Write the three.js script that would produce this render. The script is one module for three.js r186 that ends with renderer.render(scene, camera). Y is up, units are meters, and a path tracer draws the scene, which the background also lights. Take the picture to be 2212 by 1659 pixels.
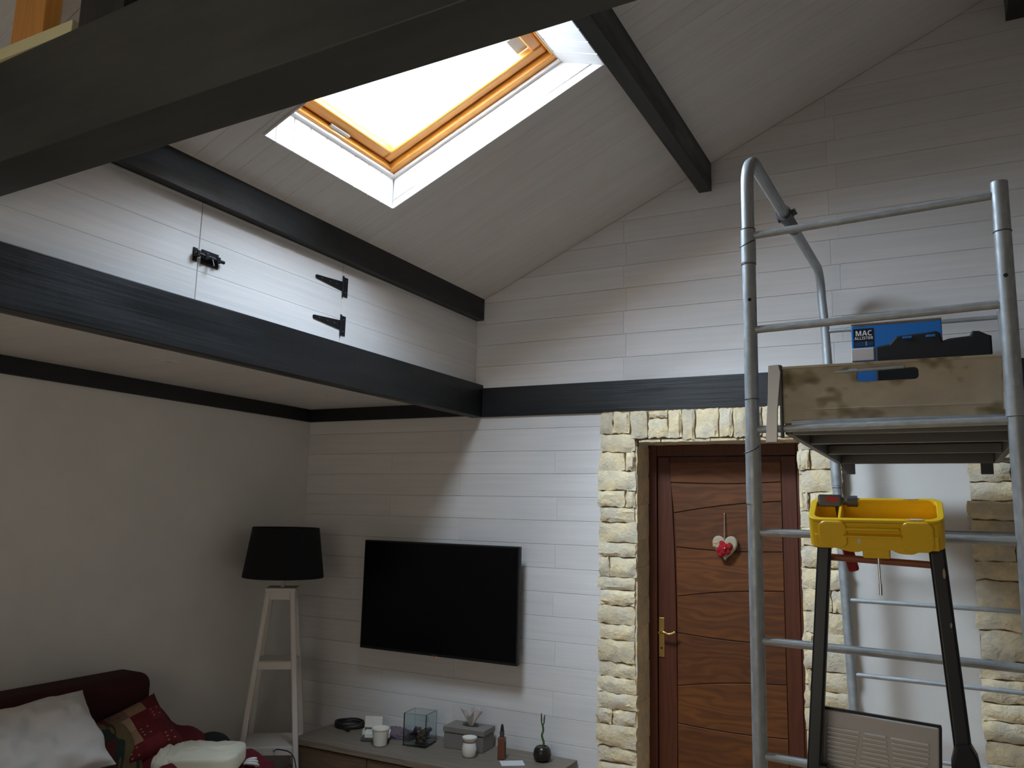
import * as THREE from 'three';
import { mergeGeometries, toCreasedNormals } from 'three/addons/utils/BufferGeometryUtils.js';
import { RoundedBoxGeometry } from 'three/addons/geometries/RoundedBoxGeometry.js';
import { RectAreaLightUniformsLib } from 'three/addons/lights/RectAreaLightUniformsLib.js';

// ------------------------------------------------------------------ camera
const W = 2212, H = 1659, F = 1750.69;
const YAW = 0.4836, PITCH = 0.1564, ROLL = 0.0236;
const EYE = new THREE.Vector3(4.0017, 1.7363, 4.4962);
const FWD = new THREE.Vector3(-Math.sin(YAW) * Math.cos(PITCH), Math.sin(PITCH), -Math.cos(YAW) * Math.cos(PITCH));
const R0 = new THREE.Vector3(Math.cos(YAW), 0, -Math.sin(YAW));
const U0 = new THREE.Vector3().crossVectors(R0, FWD);
const RIGHT = R0.clone().multiplyScalar(Math.cos(ROLL)).addScaledVector(U0, Math.sin(ROLL));
const UPV = U0.clone().multiplyScalar(Math.cos(ROLL)).addScaledVector(R0, -Math.sin(ROLL));
const scene = new THREE.Scene();
const camera = new THREE.PerspectiveCamera(2 * Math.atan(H / 2 / F) * 180 / Math.PI, W / H, 0.05, 60);
camera.position.copy(EYE);
camera.up.copy(UPV);
camera.lookAt(EYE.clone().add(FWD));
scene.add(camera);

// ------------------------------------------------------------------ sky, daylight, exposure
RectAreaLightUniformsLib.init();
scene.background = new THREE.Color(0.93, 0.97, 1.0).multiplyScalar(1.6);   // white overcast sky
const renderer = new THREE.WebGLRenderer({ antialias: true });
renderer.toneMapping = THREE.LinearToneMapping;
renderer.toneMappingExposure = 1.05;
renderer.shadowMap.enabled = true;
renderer.shadowMap.type = THREE.PCFSoftShadowMap;

// roof geometry: left slope rises along +x from the knee wall to the ridge
const M = 0.4441, RX = 1.4226, RY = 3.1112, RIDGE = 4.62;
const roofY = (x) => x <= RIDGE ? RY + M * (x - RX) : RY + M * (2 * RIDGE - RX - x);
const TH = Math.atan(M), CS = Math.cos(TH), SN = Math.sin(TH);
// daylight arriving through the roof window: the bright sky behind its pane
const skyLight = new THREE.RectAreaLight(new THREE.Color(0.77, 0.92, 1.09), 46, 0.82, 0.66);
{
  const c = roofPoint(2.387, 0.262, 1.805);
  skyLight.position.copy(c);
  skyLight.lookAt(c.clone().add(new THREE.Vector3(SN, -CS, 0)));
  scene.add(skyLight);
}
// the bright part of the cloudy sky round the hidden sun: a wide soft source on the side the roof window faces
const sun = new THREE.DirectionalLight(new THREE.Color(0.82, 0.94, 1.05), 15.0);
sun.position.set(3.4 - 1.25 * 4, 1.0 + 2.5 * 4, 1.8 * 4);
sun.target.position.set(3.4, 1.0, 0);
sun.castShadow = true; sun.shadow.radius = 84; sun.shadow.mapSize.set(2048, 2048);
Object.assign(sun.shadow.camera, { left: -6, right: 6, top: 6, bottom: -6, near: 0.5, far: 30 });
scene.add(sun, sun.target);
function roofPoint(s, n, z) {   // s metres along the slope (measured from x = 0), n metres above the ceiling face
  return new THREE.Vector3(s * CS - n * SN, RY - M * RX + s * SN + n * CS, z);
}

// ------------------------------------------------------------------ small tools
let seed = 7;
const rnd = () => { seed = (seed * 1664525 + 1013904223) >>> 0; return seed / 4294967296; };
const rr = (a, b) => a + (b - a) * rnd();
const usedNames = new Map();
function numbered(n) {
  const k = usedNames.get(n) || 0; usedNames.set(n, k + 1);
  return k ? n + '_' + String(k).padStart(3, '0') : n;
}
function ray(px, py) {
  return FWD.clone().addScaledVector(RIGHT, (px - W / 2) / F).addScaledVector(UPV, -(py - H / 2) / F);
}
const onZ = (px, py, z) => { const d = ray(px, py); return EYE.clone().addScaledVector(d, (z - EYE.z) / d.z); };
const onX = (px, py, x) => { const d = ray(px, py); return EYE.clone().addScaledVector(d, (x - EYE.x) / d.x); };
const onY = (px, py, y) => { const d = ray(px, py); return EYE.clone().addScaledVector(d, (y - EYE.y) / d.y); };

function flat(g) {
  const q = g.index ? g.toNonIndexed() : g;
  for (const k of Object.keys(q.attributes)) if (!['position', 'normal', 'uv'].includes(k)) q.deleteAttribute(k);
  if (!q.attributes.normal) q.computeVertexNormals();
  if (!q.attributes.uv) q.setAttribute('uv', new THREE.BufferAttribute(new Float32Array(q.attributes.position.count * 2), 2));
  return q;
}
// uv in metres, the grain (u) running along the named axis
function metres(g, axis = 'x', ou = 0, ov = 0) {
  const q = flat(g), p = q.attributes.position, uv = q.attributes.uv;
  for (let i = 0; i < p.count; i += 3) {
    const a = [0, 1, 2].map((k) => new THREE.Vector3().fromBufferAttribute(p, i + k));
    const n = a[1].clone().sub(a[0]).cross(a[2].clone().sub(a[0]));
    const ax = Math.abs(n.x), ay = Math.abs(n.y), az = Math.abs(n.z);
    const drop = ax >= ay && ax >= az ? 'x' : ay >= az ? 'y' : 'z';
    let [u, v] = drop === 'x' ? ['z', 'y'] : drop === 'y' ? ['x', 'z'] : ['x', 'y'];
    if (v === axis) [u, v] = [v, u];
    for (let k = 0; k < 3; k++) uv.setXY(i + k, a[k][u] + ou, a[k][v] + ov);
  }
  return q;
}
const merge = (list) => mergeGeometries(list.map(flat), false);
function mesh(name, g, mat, parent) {
  const m = new THREE.Mesh(Array.isArray(g) ? merge(g) : g, mat);
  m.name = parent ? name : numbered(name);
  m.castShadow = m.receiveShadow = true;
  (parent || scene).add(m);
  return m;
}
const tag = (o, label, category, group) => { o.userData.label = label; o.userData.category = category; if (group) o.userData.group = group; return o; };
const struct = (o, label) => { o.userData.kind = 'structure'; if (label) o.userData.label = label; return o; };
function thing(name, label, category, [x, y, z] = [0, 0, 0], turn = 0, group) {
  const o = new THREE.Group(); o.name = numbered(name); scene.add(o);
  o.position.set(x, y, z); o.rotation.y = turn;
  return tag(o, label, category, group);
}
const box = (x0, x1, y0, y1, z0, z1) => { const g = new THREE.BoxGeometry(x1 - x0, y1 - y0, z1 - z0); g.translate((x0 + x1) / 2, (y0 + y1) / 2, (z0 + z1) / 2); return g; };
const rbox = (x0, x1, y0, y1, z0, z1, r = 0.005, s = 2) => { const g = new RoundedBoxGeometry(x1 - x0, y1 - y0, z1 - z0, s, Math.min(r, (x1 - x0) / 2.01, (y1 - y0) / 2.01, (z1 - z0) / 2.01)); g.translate((x0 + x1) / 2, (y0 + y1) / 2, (z0 + z1) / 2); return g; };
const V = (x, y, z) => new THREE.Vector3(x, y, z);
function rod(a, b, r, r2 = r, seg = 14) {
  const d = b.clone().sub(a), g = new THREE.CylinderGeometry(r2, r, d.length(), seg);
  g.applyQuaternion(new THREE.Quaternion().setFromUnitVectors(V(0, 1, 0), d.clone().normalize()));
  g.translate((a.x + b.x) / 2, (a.y + b.y) / 2, (a.z + b.z) / 2);
  return g;
}
function tube(pts, r, n = 40, seg = 10, closed = false, tension = 0.5) {
  return new THREE.TubeGeometry(new THREE.CatmullRomCurve3(pts, closed, 'catmullrom', tension), n, r, seg, closed);
}
function bar(a, b, w, h, up = V(0, 0, 1)) {   // rectangular bar between two points; h along "up"
  const d = b.clone().sub(a), g = new RoundedBoxGeometry(w, d.length(), h, 2, Math.min(w, h) * 0.3);
  const y = d.clone().normalize(), z = up.clone().addScaledVector(y, -up.dot(y)).normalize(), x = new THREE.Vector3().crossVectors(y, z);
  g.applyMatrix4(new THREE.Matrix4().makeBasis(x, y, z));
  g.translate((a.x + b.x) / 2, (a.y + b.y) / 2, (a.z + b.z) / 2);
  return g;
}
const poly = (pts) => { const s = new THREE.Shape(); pts.forEach(([x, y], i) => i ? s.lineTo(x, y) : s.moveTo(x, y)); s.closePath(); return s; };
function clip(pts, a, b, c) {   // keep a x + b y <= c
  const out = [];
  pts.forEach((p, i) => {
    const q = pts[(i + 1) % pts.length], dp = a * p[0] + b * p[1] - c, dq = a * q[0] + b * q[1] - c;
    if (dp <= 0) out.push(p);
    if ((dp < 0 && dq > 0) || (dp > 0 && dq < 0)) { const t = dp / (dp - dq); out.push([p[0] + (q[0] - p[0]) * t, p[1] + (q[1] - p[1]) * t]); }
  });
  return out;
}
// a board: polygon with chamfered edges, standing on z = 0 and t thick
function board(pts, t, ch = 0.002) {
  const g = new THREE.ExtrudeGeometry(poly(pts), { depth: t - ch, bevelEnabled: true, bevelThickness: ch, bevelSize: ch, bevelOffset: -ch, bevelSegments: 1, steps: 1, curveSegments: 6 });
  const u = rr(0, 4), v = rr(0, 4), uv = g.attributes.uv;
  for (let i = 0; i < uv.count; i++) uv.setXY(i, uv.getX(i) + u, uv.getY(i) + v);
  return g;
}
function ext(pts, depth, holes = [], bevel = 0) {
  const s = Array.isArray(pts) ? poly(pts) : pts; for (const h of holes) s.holes.push(h);
  return new THREE.ExtrudeGeometry(s, { depth, bevelEnabled: bevel > 0, bevelThickness: bevel, bevelSize: bevel, bevelOffset: -bevel, bevelSegments: 2, curveSegments: 8 });
}

// ------------------------------------------------------------------ noise and textures
const hash = (x, y, s) => { let h = Math.imul(x, 374761393) + Math.imul(y, 668265263) + Math.imul(s, 1442695041); h = Math.imul(h ^ (h >>> 13), 1274126177); return ((h ^ (h >>> 16)) >>> 0) / 4294967296; };
const sm = (t) => t * t * (3 - 2 * t);
function vnoise(x, y, px, py, s) {   // tiling value noise
  const x0 = Math.floor(x), y0 = Math.floor(y), fx = sm(x - x0), fy = sm(y - y0);
  const m = (a, p) => ((a % p) + p) % p;
  const a = hash(m(x0, px), m(y0, py), s), b = hash(m(x0 + 1, px), m(y0, py), s), c = hash(m(x0, px), m(y0 + 1, py), s), d = hash(m(x0 + 1, px), m(y0 + 1, py), s);
  return (a + (b - a) * fx) * (1 - fy) + (c + (d - c) * fx) * fy;
}
function fbm(u, v, fx, fy, s, oct = 4) {
  let t = 0, a = 0.5, n = 0;
  for (let i = 0; i < oct; i++) { t += a * vnoise(u * fx, v * fy, fx, fy, s + i * 17); n += a; a *= 0.55; fx *= 2; fy *= 2; }
  return t / n;
}
function tex(w, h, size, fn, srgb = true) {   // size: metres covered by one repeat
  const d = new Uint8Array(w * h * 4);
  for (let j = 0; j < h; j++) for (let i = 0; i < w; i++) {
    const c = fn(i / w, j / h), k = (j * w + i) * 4;
    for (let q = 0; q < 3; q++) d[k + q] = Math.max(0, Math.min(255, Math.round((c.length ? c[q] : c) * 255)));
    d[k + 3] = 255;
  }
  const t = new THREE.DataTexture(d, w, h, THREE.RGBAFormat);
  t.wrapS = t.wrapT = THREE.RepeatWrapping; t.magFilter = THREE.LinearFilter; t.minFilter = THREE.LinearMipmapLinearFilter; t.generateMipmaps = true;
  if (srgb) t.colorSpace = THREE.SRGBColorSpace;
  const [su, sv] = Array.isArray(size) ? size : [size, size];
  t.repeat.set(1 / su, 1 / sv); t.needsUpdate = true;
  return t;
}
const mix3 = (a, b, t) => a.map((x, i) => x + (b[i] - x) * t);
const std = (o) => new THREE.MeshStandardMaterial(o);
const lin = (r, g, b) => new THREE.Color().setRGB(r, g, b);

// painted boards: faint brushed grain
const paintMap = tex(512, 512, [2.0, 0.7], (u, v) => { const g = fbm(u, v, 4, 48, 3, 3), k = fbm(u, v, 3, 5, 9, 3); const t = 0.955 + 0.05 * (g - 0.5) + 0.06 * (k - 0.5); return [t, t * 0.992, t * 0.985]; });
const paintBump = tex(512, 512, [2.0, 0.7], (u, v) => 0.5 + 0.7 * (fbm(u, v, 5, 60, 21, 3) - 0.5), false);
const plasterMap = tex(256, 256, 1.1, (u, v) => { const t = 0.95 + 0.06 * (fbm(u, v, 5, 5, 31, 4) - 0.5); return [t, t * 0.99, t * 0.98]; });
const plasterBump = tex(512, 512, 0.8, (u, v) => fbm(u, v, 16, 16, 41, 4), false);
const whiteBoards = [0.84, 0.822, 0.855].map((k) => std({ color: lin(k, k * 0.985, k * 0.98), map: paintMap, roughness: 0.55, bumpMap: paintBump, bumpScale: 0.0006 }));
const whiteCeil = std({ color: lin(0.82, 0.805, 0.79), map: paintMap, roughness: 0.4, bumpMap: paintBump, bumpScale: 0.0002 });
const whitePlaster = std({ color: lin(0.84, 0.83, 0.81), map: plasterMap, roughness: 0.9, bumpMap: plasterBump, bumpScale: 0.0012 });
const smoothWall = std({ color: lin(0.84, 0.83, 0.81), map: plasterMap, roughness: 0.85 });
// black beams: rough sawn wood under black stain
const beamMap = tex(512, 256, [1.6, 0.5], (u, v) => { const g = fbm(u, v, 4, 36, 51, 4), k = fbm(u, v, 3, 3, 57, 4); const t = 0.105 + 0.022 * (g - 0.5) + 0.06 * (k - 0.5); return [t * 0.97, t, t * 1.06]; });
const beamBump = tex(512, 512, [1.1, 0.5], (u, v) => { const g = fbm(u, v, 3, 50, 61, 4), saw = fbm(u, v, 40, 3, 63, 2); return 0.34 * g + 0.22 * saw + 0.44 * fbm(u, v, 6, 6, 65, 4); }, false);
const beamRough = tex(256, 256, [1.3, 0.6], (u, v) => { const t = 0.42 + 0.35 * (fbm(u, v, 4, 10, 71, 4) - 0.4); return [t, t, t]; }, false);
const blackBeam = std({ color: lin(1, 1, 1), map: beamMap, roughness: 1, roughnessMap: beamRough, bumpMap: beamBump, bumpScale: 0.0020 });
const tieFrontLit = std({ color: lin(4.4, 4.3, 3.6), map: beamMap, roughness: 0.5, bumpMap: beamBump, bumpScale: 0.0010 });  // lighter olive copy of the black beam: front light put into the colour
const blackTrim = std({ color: lin(0.010, 0.010, 0.012), roughness: 0.5, bumpMap: beamBump, bumpScale: 0.0006 });
const blackIron = std({ color: lin(0.012, 0.012, 0.015), roughness: 0.38, metalness: 0.3 });
// wood
function woodMap(a, b, size, s, fu = 3, fv = 26) {
  return tex(512, 256, size, (u, v) => { const w = fbm(u, v, fu, 5, s, 3), g = fbm(u, (v + 0.12 * w) % 1, fu, fv, s + 5, 4), r = 0.5 + 0.5 * Math.sin((v * 9 + w * 3.4) * Math.PI * 2); return mix3(a, b, Math.max(0, Math.min(1, 0.55 * g + 0.3 * r + 0.1))); });
}
const oak = [0, 1, 2].map((k) => std({ color: lin(0.58 - 0.06 * k, 0.50 - 0.06 * k, 0.36 - 0.05 * k), map: woodMap([0.34, 0.185, 0.06], [0.66, 0.41, 0.17], [0.9, 0.42], 81 + 7 * k), roughness: 0.55 }));
const oakStile = std({ color: lin(0.46, 0.38, 0.30), map: woodMap([0.38, 0.18, 0.07], [0.54, 0.28, 0.12], [1.2, 0.3], 99, 2, 30), roughness: 0.55 });
const pine = std({ color: lin(1, 1, 1), map: woodMap([0.80, 0.52, 0.20], [0.90, 0.64, 0.30], [0.8, 0.2], 105, 2, 20), roughness: 0.35 });
const greyOak = std({ color: lin(0.62, 0.58, 0.54), map: woodMap([0.52, 0.48, 0.44], [0.70, 0.66, 0.61], [1.0, 0.3], 111), roughness: 0.6 });
const greyOakDark = std({ color: lin(0.5, 0.43, 0.36), map: woodMap([0.46, 0.41, 0.35], [0.62, 0.55, 0.47], [1.0, 0.3], 117), roughness: 0.6 });
const plywood = std({ color: lin(0.38, 0.32, 0.28), map: woodMap([0.24, 0.18, 0.13], [0.36, 0.28, 0.21], [0.9, 0.4], 123), roughness: 0.7 });
// stone facing
const stoneMap = tex(512, 512, 0.55, (u, v) => { const k = fbm(u, v, 5, 5, 131, 4), f = fbm(u, v, 24, 24, 137, 3), g = fbm(u, v, 8, 8, 139, 3); let c = mix3([0.95, 0.88, 0.73], [0.88, 0.84, 0.76], Math.max(0, Math.min(1, (g - 0.35) * 2.6))); const d = 1 - 0.22 * Math.max(0, k - 0.55) - 0.12 * (f - 0.5); return c.map((x) => x * d); });
const stoneBump = tex(512, 512, 0.4, (u, v) => 0.6 * fbm(u, v, 9, 9, 141, 4) + 0.4 * fbm(u, v, 36, 36, 143, 3), false);
const stoneMats = [1, 0.94, 0.88].map((k) => std({ color: lin(k, k * 0.985, k * 0.95), map: stoneMap, roughness: 0.95, bumpMap: stoneBump, bumpScale: 0.008 }));
const mortar = std({ color: lin(0.40, 0.29, 0.16), map: plasterMap, roughness: 1, bumpMap: stoneBump, bumpScale: 0.006 });
// metal, plastics, cloth
const galvMap = tex(256, 256, 0.25, (u, v) => { const t = 0.70 + 0.16 * (fbm(u, v, 8, 8, 151, 4) - 0.5); return [t * 0.97, t, t * 1.02]; });
const galvRough = tex(256, 256, 0.22, (u, v) => { const t = 0.5 + 0.3 * (fbm(u, v, 10, 10, 157, 3) - 0.5); return [t, t, t]; }, false);
const galv = std({ color: lin(1, 1, 1), map: galvMap, roughness: 1, roughnessMap: galvRough, metalness: 0.45, bumpMap: stoneBump, bumpScale: 0.0006 });
const alloy = std({ color: lin(0.55, 0.54, 0.53), roughness: 0.42, metalness: 0.7 });
const toeMap = tex(512, 256, [0.62, 0.31], (u, v) => { const k = fbm(u, v, 5, 4, 161, 4), f = fbm(u, v, 18, 12, 167, 3); let c = mix3([0.80, 0.76, 0.68], [0.72, 0.68, 0.60], k); const s = Math.max(0, fbm(u, v, 7, 5, 173, 3) - 0.62) * 4; c = mix3(c, [0.36, 0.31, 0.18], Math.min(0.8, s)); return c.map((x) => x * (1 - 0.1 * (f - 0.5))); });
const toePaint = std({ color: lin(0.95, 0.93, 0.9), map: toeMap, roughness: 0.6, metalness: 0.1 });
const steelDark = std({ color: lin(0.10, 0.10, 0.11), roughness: 0.45, metalness: 0.6 });
const rubber = std({ color: lin(0.012, 0.012, 0.013), roughness: 0.5 });
const ladderBlack = std({ color: lin(0.008, 0.008, 0.009), roughness: 0.38 });
const yellow = std({ color: lin(0.92, 0.58, 0.02), roughness: 0.36 });
const copperPaint = std({ color: lin(0.30, 0.11, 0.06), roughness: 0.5, metalness: 0.2 });
const chrome = std({ color: lin(0.7, 0.7, 0.7), roughness: 0.2, metalness: 1 });
const brass = std({ color: lin(0.75, 0.52, 0.2), roughness: 0.25, metalness: 1 });
const weave = tex(128, 128, 0.03, (u, v) => { const t = 0.5 + 0.25 * Math.sin(u * Math.PI * 32) * Math.sin(v * Math.PI * 32) + 0.3 * (fbm(u, v, 16, 16, 181, 2) - 0.5); return t; }, false);
const cloth = (r, g, b, o = {}) => std({ color: lin(r, g, b), roughness: 0.95, bumpMap: weave, bumpScale: 0.0006, ...o });
const maroon = cloth(0.040, 0.004, 0.007), redCloth = cloth(0.105, 0.005, 0.010), whiteCloth = cloth(0.70, 0.68, 0.66), creamCloth = cloth(0.72, 0.69, 0.55);
const whiteLacquer = std({ color: lin(0.70, 0.66, 0.62), roughness: 0.5 });
const ceramic = std({ color: lin(0.78, 0.75, 0.68), roughness: 0.25 });
const glassPane = new THREE.MeshPhysicalMaterial({ color: lin(0.97, 0.99, 1), roughness: 0, transmission: 1, thickness: 0, ior: 1.5 });
const glassSolid = new THREE.MeshPhysicalMaterial({ color: lin(0.93, 0.97, 0.97), roughness: 0.02, transmission: 1, thickness: 0, ior: 1.45 });
const floorMap = tex(512, 512, 1.8, (u, v) => { const k = fbm(u, v, 6, 6, 191, 4), f = fbm(u, v, 40, 40, 193, 2); return mix3([0.80, 0.70, 0.60], [0.74, 0.63, 0.52], k).map((x) => x * (1 - 0.08 * (f - 0.5))); });
const tileFloor = std({ color: lin(0.9, 0.88, 0.86), map: floorMap, roughness: 0.45 });

// ------------------------------------------------------------------ the room shell
const ZF = 5.4, XR = 8.0;
const floor = struct(mesh('floor', metres(box(-0.2, XR + 0.2, -0.12, 0, -0.32, ZF + 0.2)), tileFloor), 'warm beige tiled floor');
const wallLeft = struct(mesh('wall_left', metres(box(-0.2, 0, -0.12, 2.46, -0.3, ZF + 0.2)), smoothWall), 'smooth plain grey-white plaster wall');
struct(mesh('wall_front', metres(ext([[-0.2, -0.12], [XR + 0.2, -0.12], [XR + 0.2, roofY(XR + 0.2) + 0.05], [RIDGE, roofY(RIDGE) + 0.05], [-0.2, roofY(-0.2) + 0.05]], 0.2).translate(0, 0, ZF)), smoothWall));
struct(mesh('wall_right', metres(box(XR, XR + 0.2, -0.12, roofY(XR) + 0.1, -0.3, ZF + 0.2)), smoothWall));

// back wall: masonry with the door opening, clad in painted boards above and left of the door
const DX0 = 2.475, DX1 = 3.365, DTOP = 2.15;
const gable = [[-0.2, -0.12], [DX0, -0.12], [DX0, DTOP], [DX1, DTOP], [DX1, -0.12], [XR + 0.2, -0.12], [XR + 0.2, roofY(XR + 0.2) + 0.06], [RIDGE, roofY(RIDGE) + 0.06], [-0.2, roofY(-0.2) + 0.06]];
const wallBack = struct(mesh('wall_back', metres(merge([ext(gable, 0.245).translate(0, 0, -0.26), box(-0.2, XR + 0.2, -0.12, 3.0, -0.33, -0.26)])), whitePlaster), 'gable wall clad in white painted boards');
function wallRow(y0, y1, x0, x1, joints, under) {
  const xs = [x0, ...joints.filter((j) => j > x0 + 0.05 && j < x1 - 0.05), x1];
  for (let i = 0; i + 1 < xs.length; i++) {
    let p = [[xs[i] + 0.0002, y0 + 0.0006], [xs[i + 1] - 0.0002, y0 + 0.0006], [xs[i + 1] - 0.0002, y1 - 0.0006], [xs[i] + 0.0002, y1 - 0.0006]];
    if (under) { p = clip(p, -M, 1, RY - M * RX); p = clip(p, M, 1, RY + M * (2 * RIDGE - RX)); }
    if (p.length < 3) continue;
    mesh('plank', board(p, 0.015, 0.0015).translate(0, 0, -0.015 + rr(-0.0006, 0)), whiteBoards[Math.floor(rr(0, 2.999))], wallBack);
  }
}
wallRow(2.25, 2.345, 0, 2.285, [1.4]);
for (let k = -1; k < 15; k++) {   // below the black band, boards 14 cm wide
  const y1 = 2.11 - 0.14 * k, y0 = Math.max(0.002, y1 - 0.14);
  wallRow(y0, y1, 0, 2.285, k % 2 === 0 ? [0.74, 1.957 + 0.008 * ((k * 7) % 3 - 1)] : [1.28]);
}
for (let k = 0; k < 15; k++) {   // above the band, up into the gable
  const y0 = k === 0 ? 2.505 : 2.66 + 0.1412 * (k - 1), y1 = 2.66 + 0.1412 * k;
  wallRow(y0, y1, 1.36, XR, k % 2 ? [2.40, 3.60, 4.8, 6.0, 7.2] : [2.385, 3.555, 5.4, 6.6], true);
}
// black boards and bands of the room
struct(mesh('trim_1', metres(box(0, 0.022, 2.341, 2.43, 0, ZF), 'z'), blackTrim), 'black painted board along the top of the plaster wall');
struct(mesh('trim_2', metres(box(0.022, 1.36, 2.341, 2.43, 0, 0.022)), blackTrim), 'black painted board under the low ceiling');
struct(mesh('trim_3', metres(rbox(1.435, XR, 2.331, 2.5175, -0.014, 0.018, 0.004)), blackBeam), 'black beam band across the gable wall above the stone doorway');

// low ceiling under the loft, with two recessed spots
struct(mesh('ceiling', metres(box(-0.1, 1.40, 2.43, 2.53, -0.05, ZF)), whiteCeil), 'low flat white ceiling under the loft');
for (const [z, where] of [[1.793, 'above the maroon sofa'], [0.555, 'above the floor lamp corner']]) {
  const t = thing('recessed_spotlight', 'small unlit recessed spotlight in the low white ceiling ' + where, 'spotlight', [0.665, 2.43, z], 0, 'recessed spots under the loft');
  mesh('ring', new THREE.LatheGeometry([[0.030, 0.001], [0.034, -0.005], [0.044, -0.004], [0.046, 0.001]].map((p) => new THREE.Vector2(...p)), 28), whiteLacquer, t);
  mesh('lens', new THREE.LatheGeometry([[0.0005, -0.001], [0.02, -0.0015], [0.031, 0.001]].map((p) => new THREE.Vector2(...p)), 24), ceramic, t);
}

// roof slabs: constant profile along z, with a well for the roof window
const WZ0 = 1.367, WZ1 = 2.243, WX0 = 1.662, WY1 = 3.718, WX1 = (WY1 - RY) / M + RX;
const slabT = 0.29 / CS, C0 = 0.013 / CS;
const at = (x, o) => [x, RY + M * (x - RX) + o];
const profFull = [at(-0.25, C0), at(RIDGE, C0), at(RIDGE, slabT), at(-0.25, slabT)];
const sL = 1.888, sU = 2.885, nF = 0.152, SW0 = WX0 / CS, SW1 = WX1 / CS;   // clear well at the depth of the frame
const kUp = (SW1 - sU) / nF;   // the upper face of the well leans back
const sn = (sv, n) => { const p = roofPoint(sv, n, 0); return [p.x, p.y]; };
const profLow = [at(-0.25, C0), sn(SW0 - 0.012 + 0.013 * Math.tan(TH), 0.013), sn(SW0 - 0.012 + nF * Math.tan(TH), nF), sn(sL - 0.055, nF), sn(sL - 0.055, 0.29), at(-0.25, slabT)];
const profUp = [sn(SW1 + 0.016 - kUp * 0.013, 0.013), at(RIDGE, C0), at(RIDGE, slabT), sn(sU + 0.055, 0.29), sn(sU + 0.055, nF), sn(SW1 + 0.016 - kUp * nF, nF)];
const alongZ = (p, z0, z1) => ext(p, z1 - z0).translate(0, 0, z0);
const roofLeft = struct(mesh('ceiling', metres(merge([alongZ(profFull, -0.33, WZ0 - 0.012), alongZ(profFull, WZ1 + 0.012, ZF + 0.2), alongZ(profLow, WZ0 - 0.012, WZ1 + 0.012), alongZ(profUp, WZ0 - 0.012, WZ1 + 0.012)]), 'z'), whiteCeil), 'sloping white boarded ceiling with the roof window');
const roofRight = struct(mesh('ceiling', metres(ext([[RIDGE, roofY(RIDGE)], [XR + 0.25, roofY(XR + 0.25)], [XR + 0.25, roofY(XR + 0.25) + slabT], [RIDGE, roofY(RIDGE) + slabT]], ZF + 0.53).translate(0, 0, -0.33), 'x'), whiteCeil), 'sloping white ceiling beyond the ridge');
{ // ceiling boards, 10 cm wide, running up the slope
  const toSlope = new THREE.Matrix4().makeBasis(V(CS, SN, 0), V(0, 0, 1), V(SN, -CS, 0));   // local x up the slope, local z down into the room
  const put = (s0, s1, z0, z1) => {
    const g = board([[s0, z0 + 0.0003], [s1, z0 + 0.0003], [s1, z1 - 0.0003], [s0, z1 - 0.0003]], 0.0125, 0.0012);
    g.applyMatrix4(toSlope); const o = roofPoint(0, 0.0125, 0); g.translate(o.x, o.y, 0);
    mesh('plank', g, whiteCeil, roofLeft);
  };
  const sA = 1.3 / CS, sB = RIDGE / CS, sw0 = WX0 / CS, sw1 = WX1 / CS;
  for (let k = 0; k < 61; k++) {
    const z0 = WZ0 + 0.0 + 0.1015 * (k - 14), z1 = z0 + 0.1015;
    if (z1 < 0.01 || z0 > 5.2) continue;
    const a = Math.max(z0, 0), inside = z0 > WZ0 - 0.05 && z1 < WZ1 + 0.06;
    if (inside) { put(sA, sw0, a, Math.min(z1, z1)); put(sw1, sB, a, z1); if (z1 > WZ1) put(sw0, sw1, WZ1, z1); } else put(sA, sB, a, z1);
  }
}

// knee wall of the loft with its hatch
const KX = 1.372;
const kneeWall = struct(mesh('wall_knee', metres(box(1.30, KX - 0.015, 2.5, 2.968, -0.05, ZF)), whitePlaster), 'boarded knee wall of the loft above the black beam');
const kneeRows = [[2.52, 2.676], [2.676, 2.814], [2.814, 2.952], [2.952, 2.968]];
function kneeBoard(parent, y0, y1, z0, z1) {   // boards lie in the plane x = KX
  const g = board([[-z1 + 0.0002, y0 + 0.0003], [-z0 - 0.0002, y0 + 0.0003], [-z0 - 0.0002, y1 - 0.0003], [-z1 + 0.0002, y1 - 0.0003]], 0.015, 0.001);
  g.rotateY(Math.PI / 2).translate(KX - 0.015, 0, 0);
  mesh('plank', g, whiteBoards[Math.floor(rr(0, 2.999))], parent);
}
const hatch = struct(mesh('door', metres(box(KX - 0.0158, KX - 0.0152, 2.53, 2.96, 1.372, 2.266), 'z'), whitePlaster), 'small boarded loft hatch with black strap hinges and bolt');
hatch.name = 'door_2';
for (const [y0, y1] of kneeRows) {
  kneeBoard(kneeWall, y0, y1, 0, 1.3665); kneeBoard(hatch, y0, Math.min(y1, 2.97), 1.3685, 2.2685);
  kneeBoard(kneeWall, y0, y1, 2.2715, 4.2); kneeBoard(kneeWall, y0, y1, 4.2, ZF);
}
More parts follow.
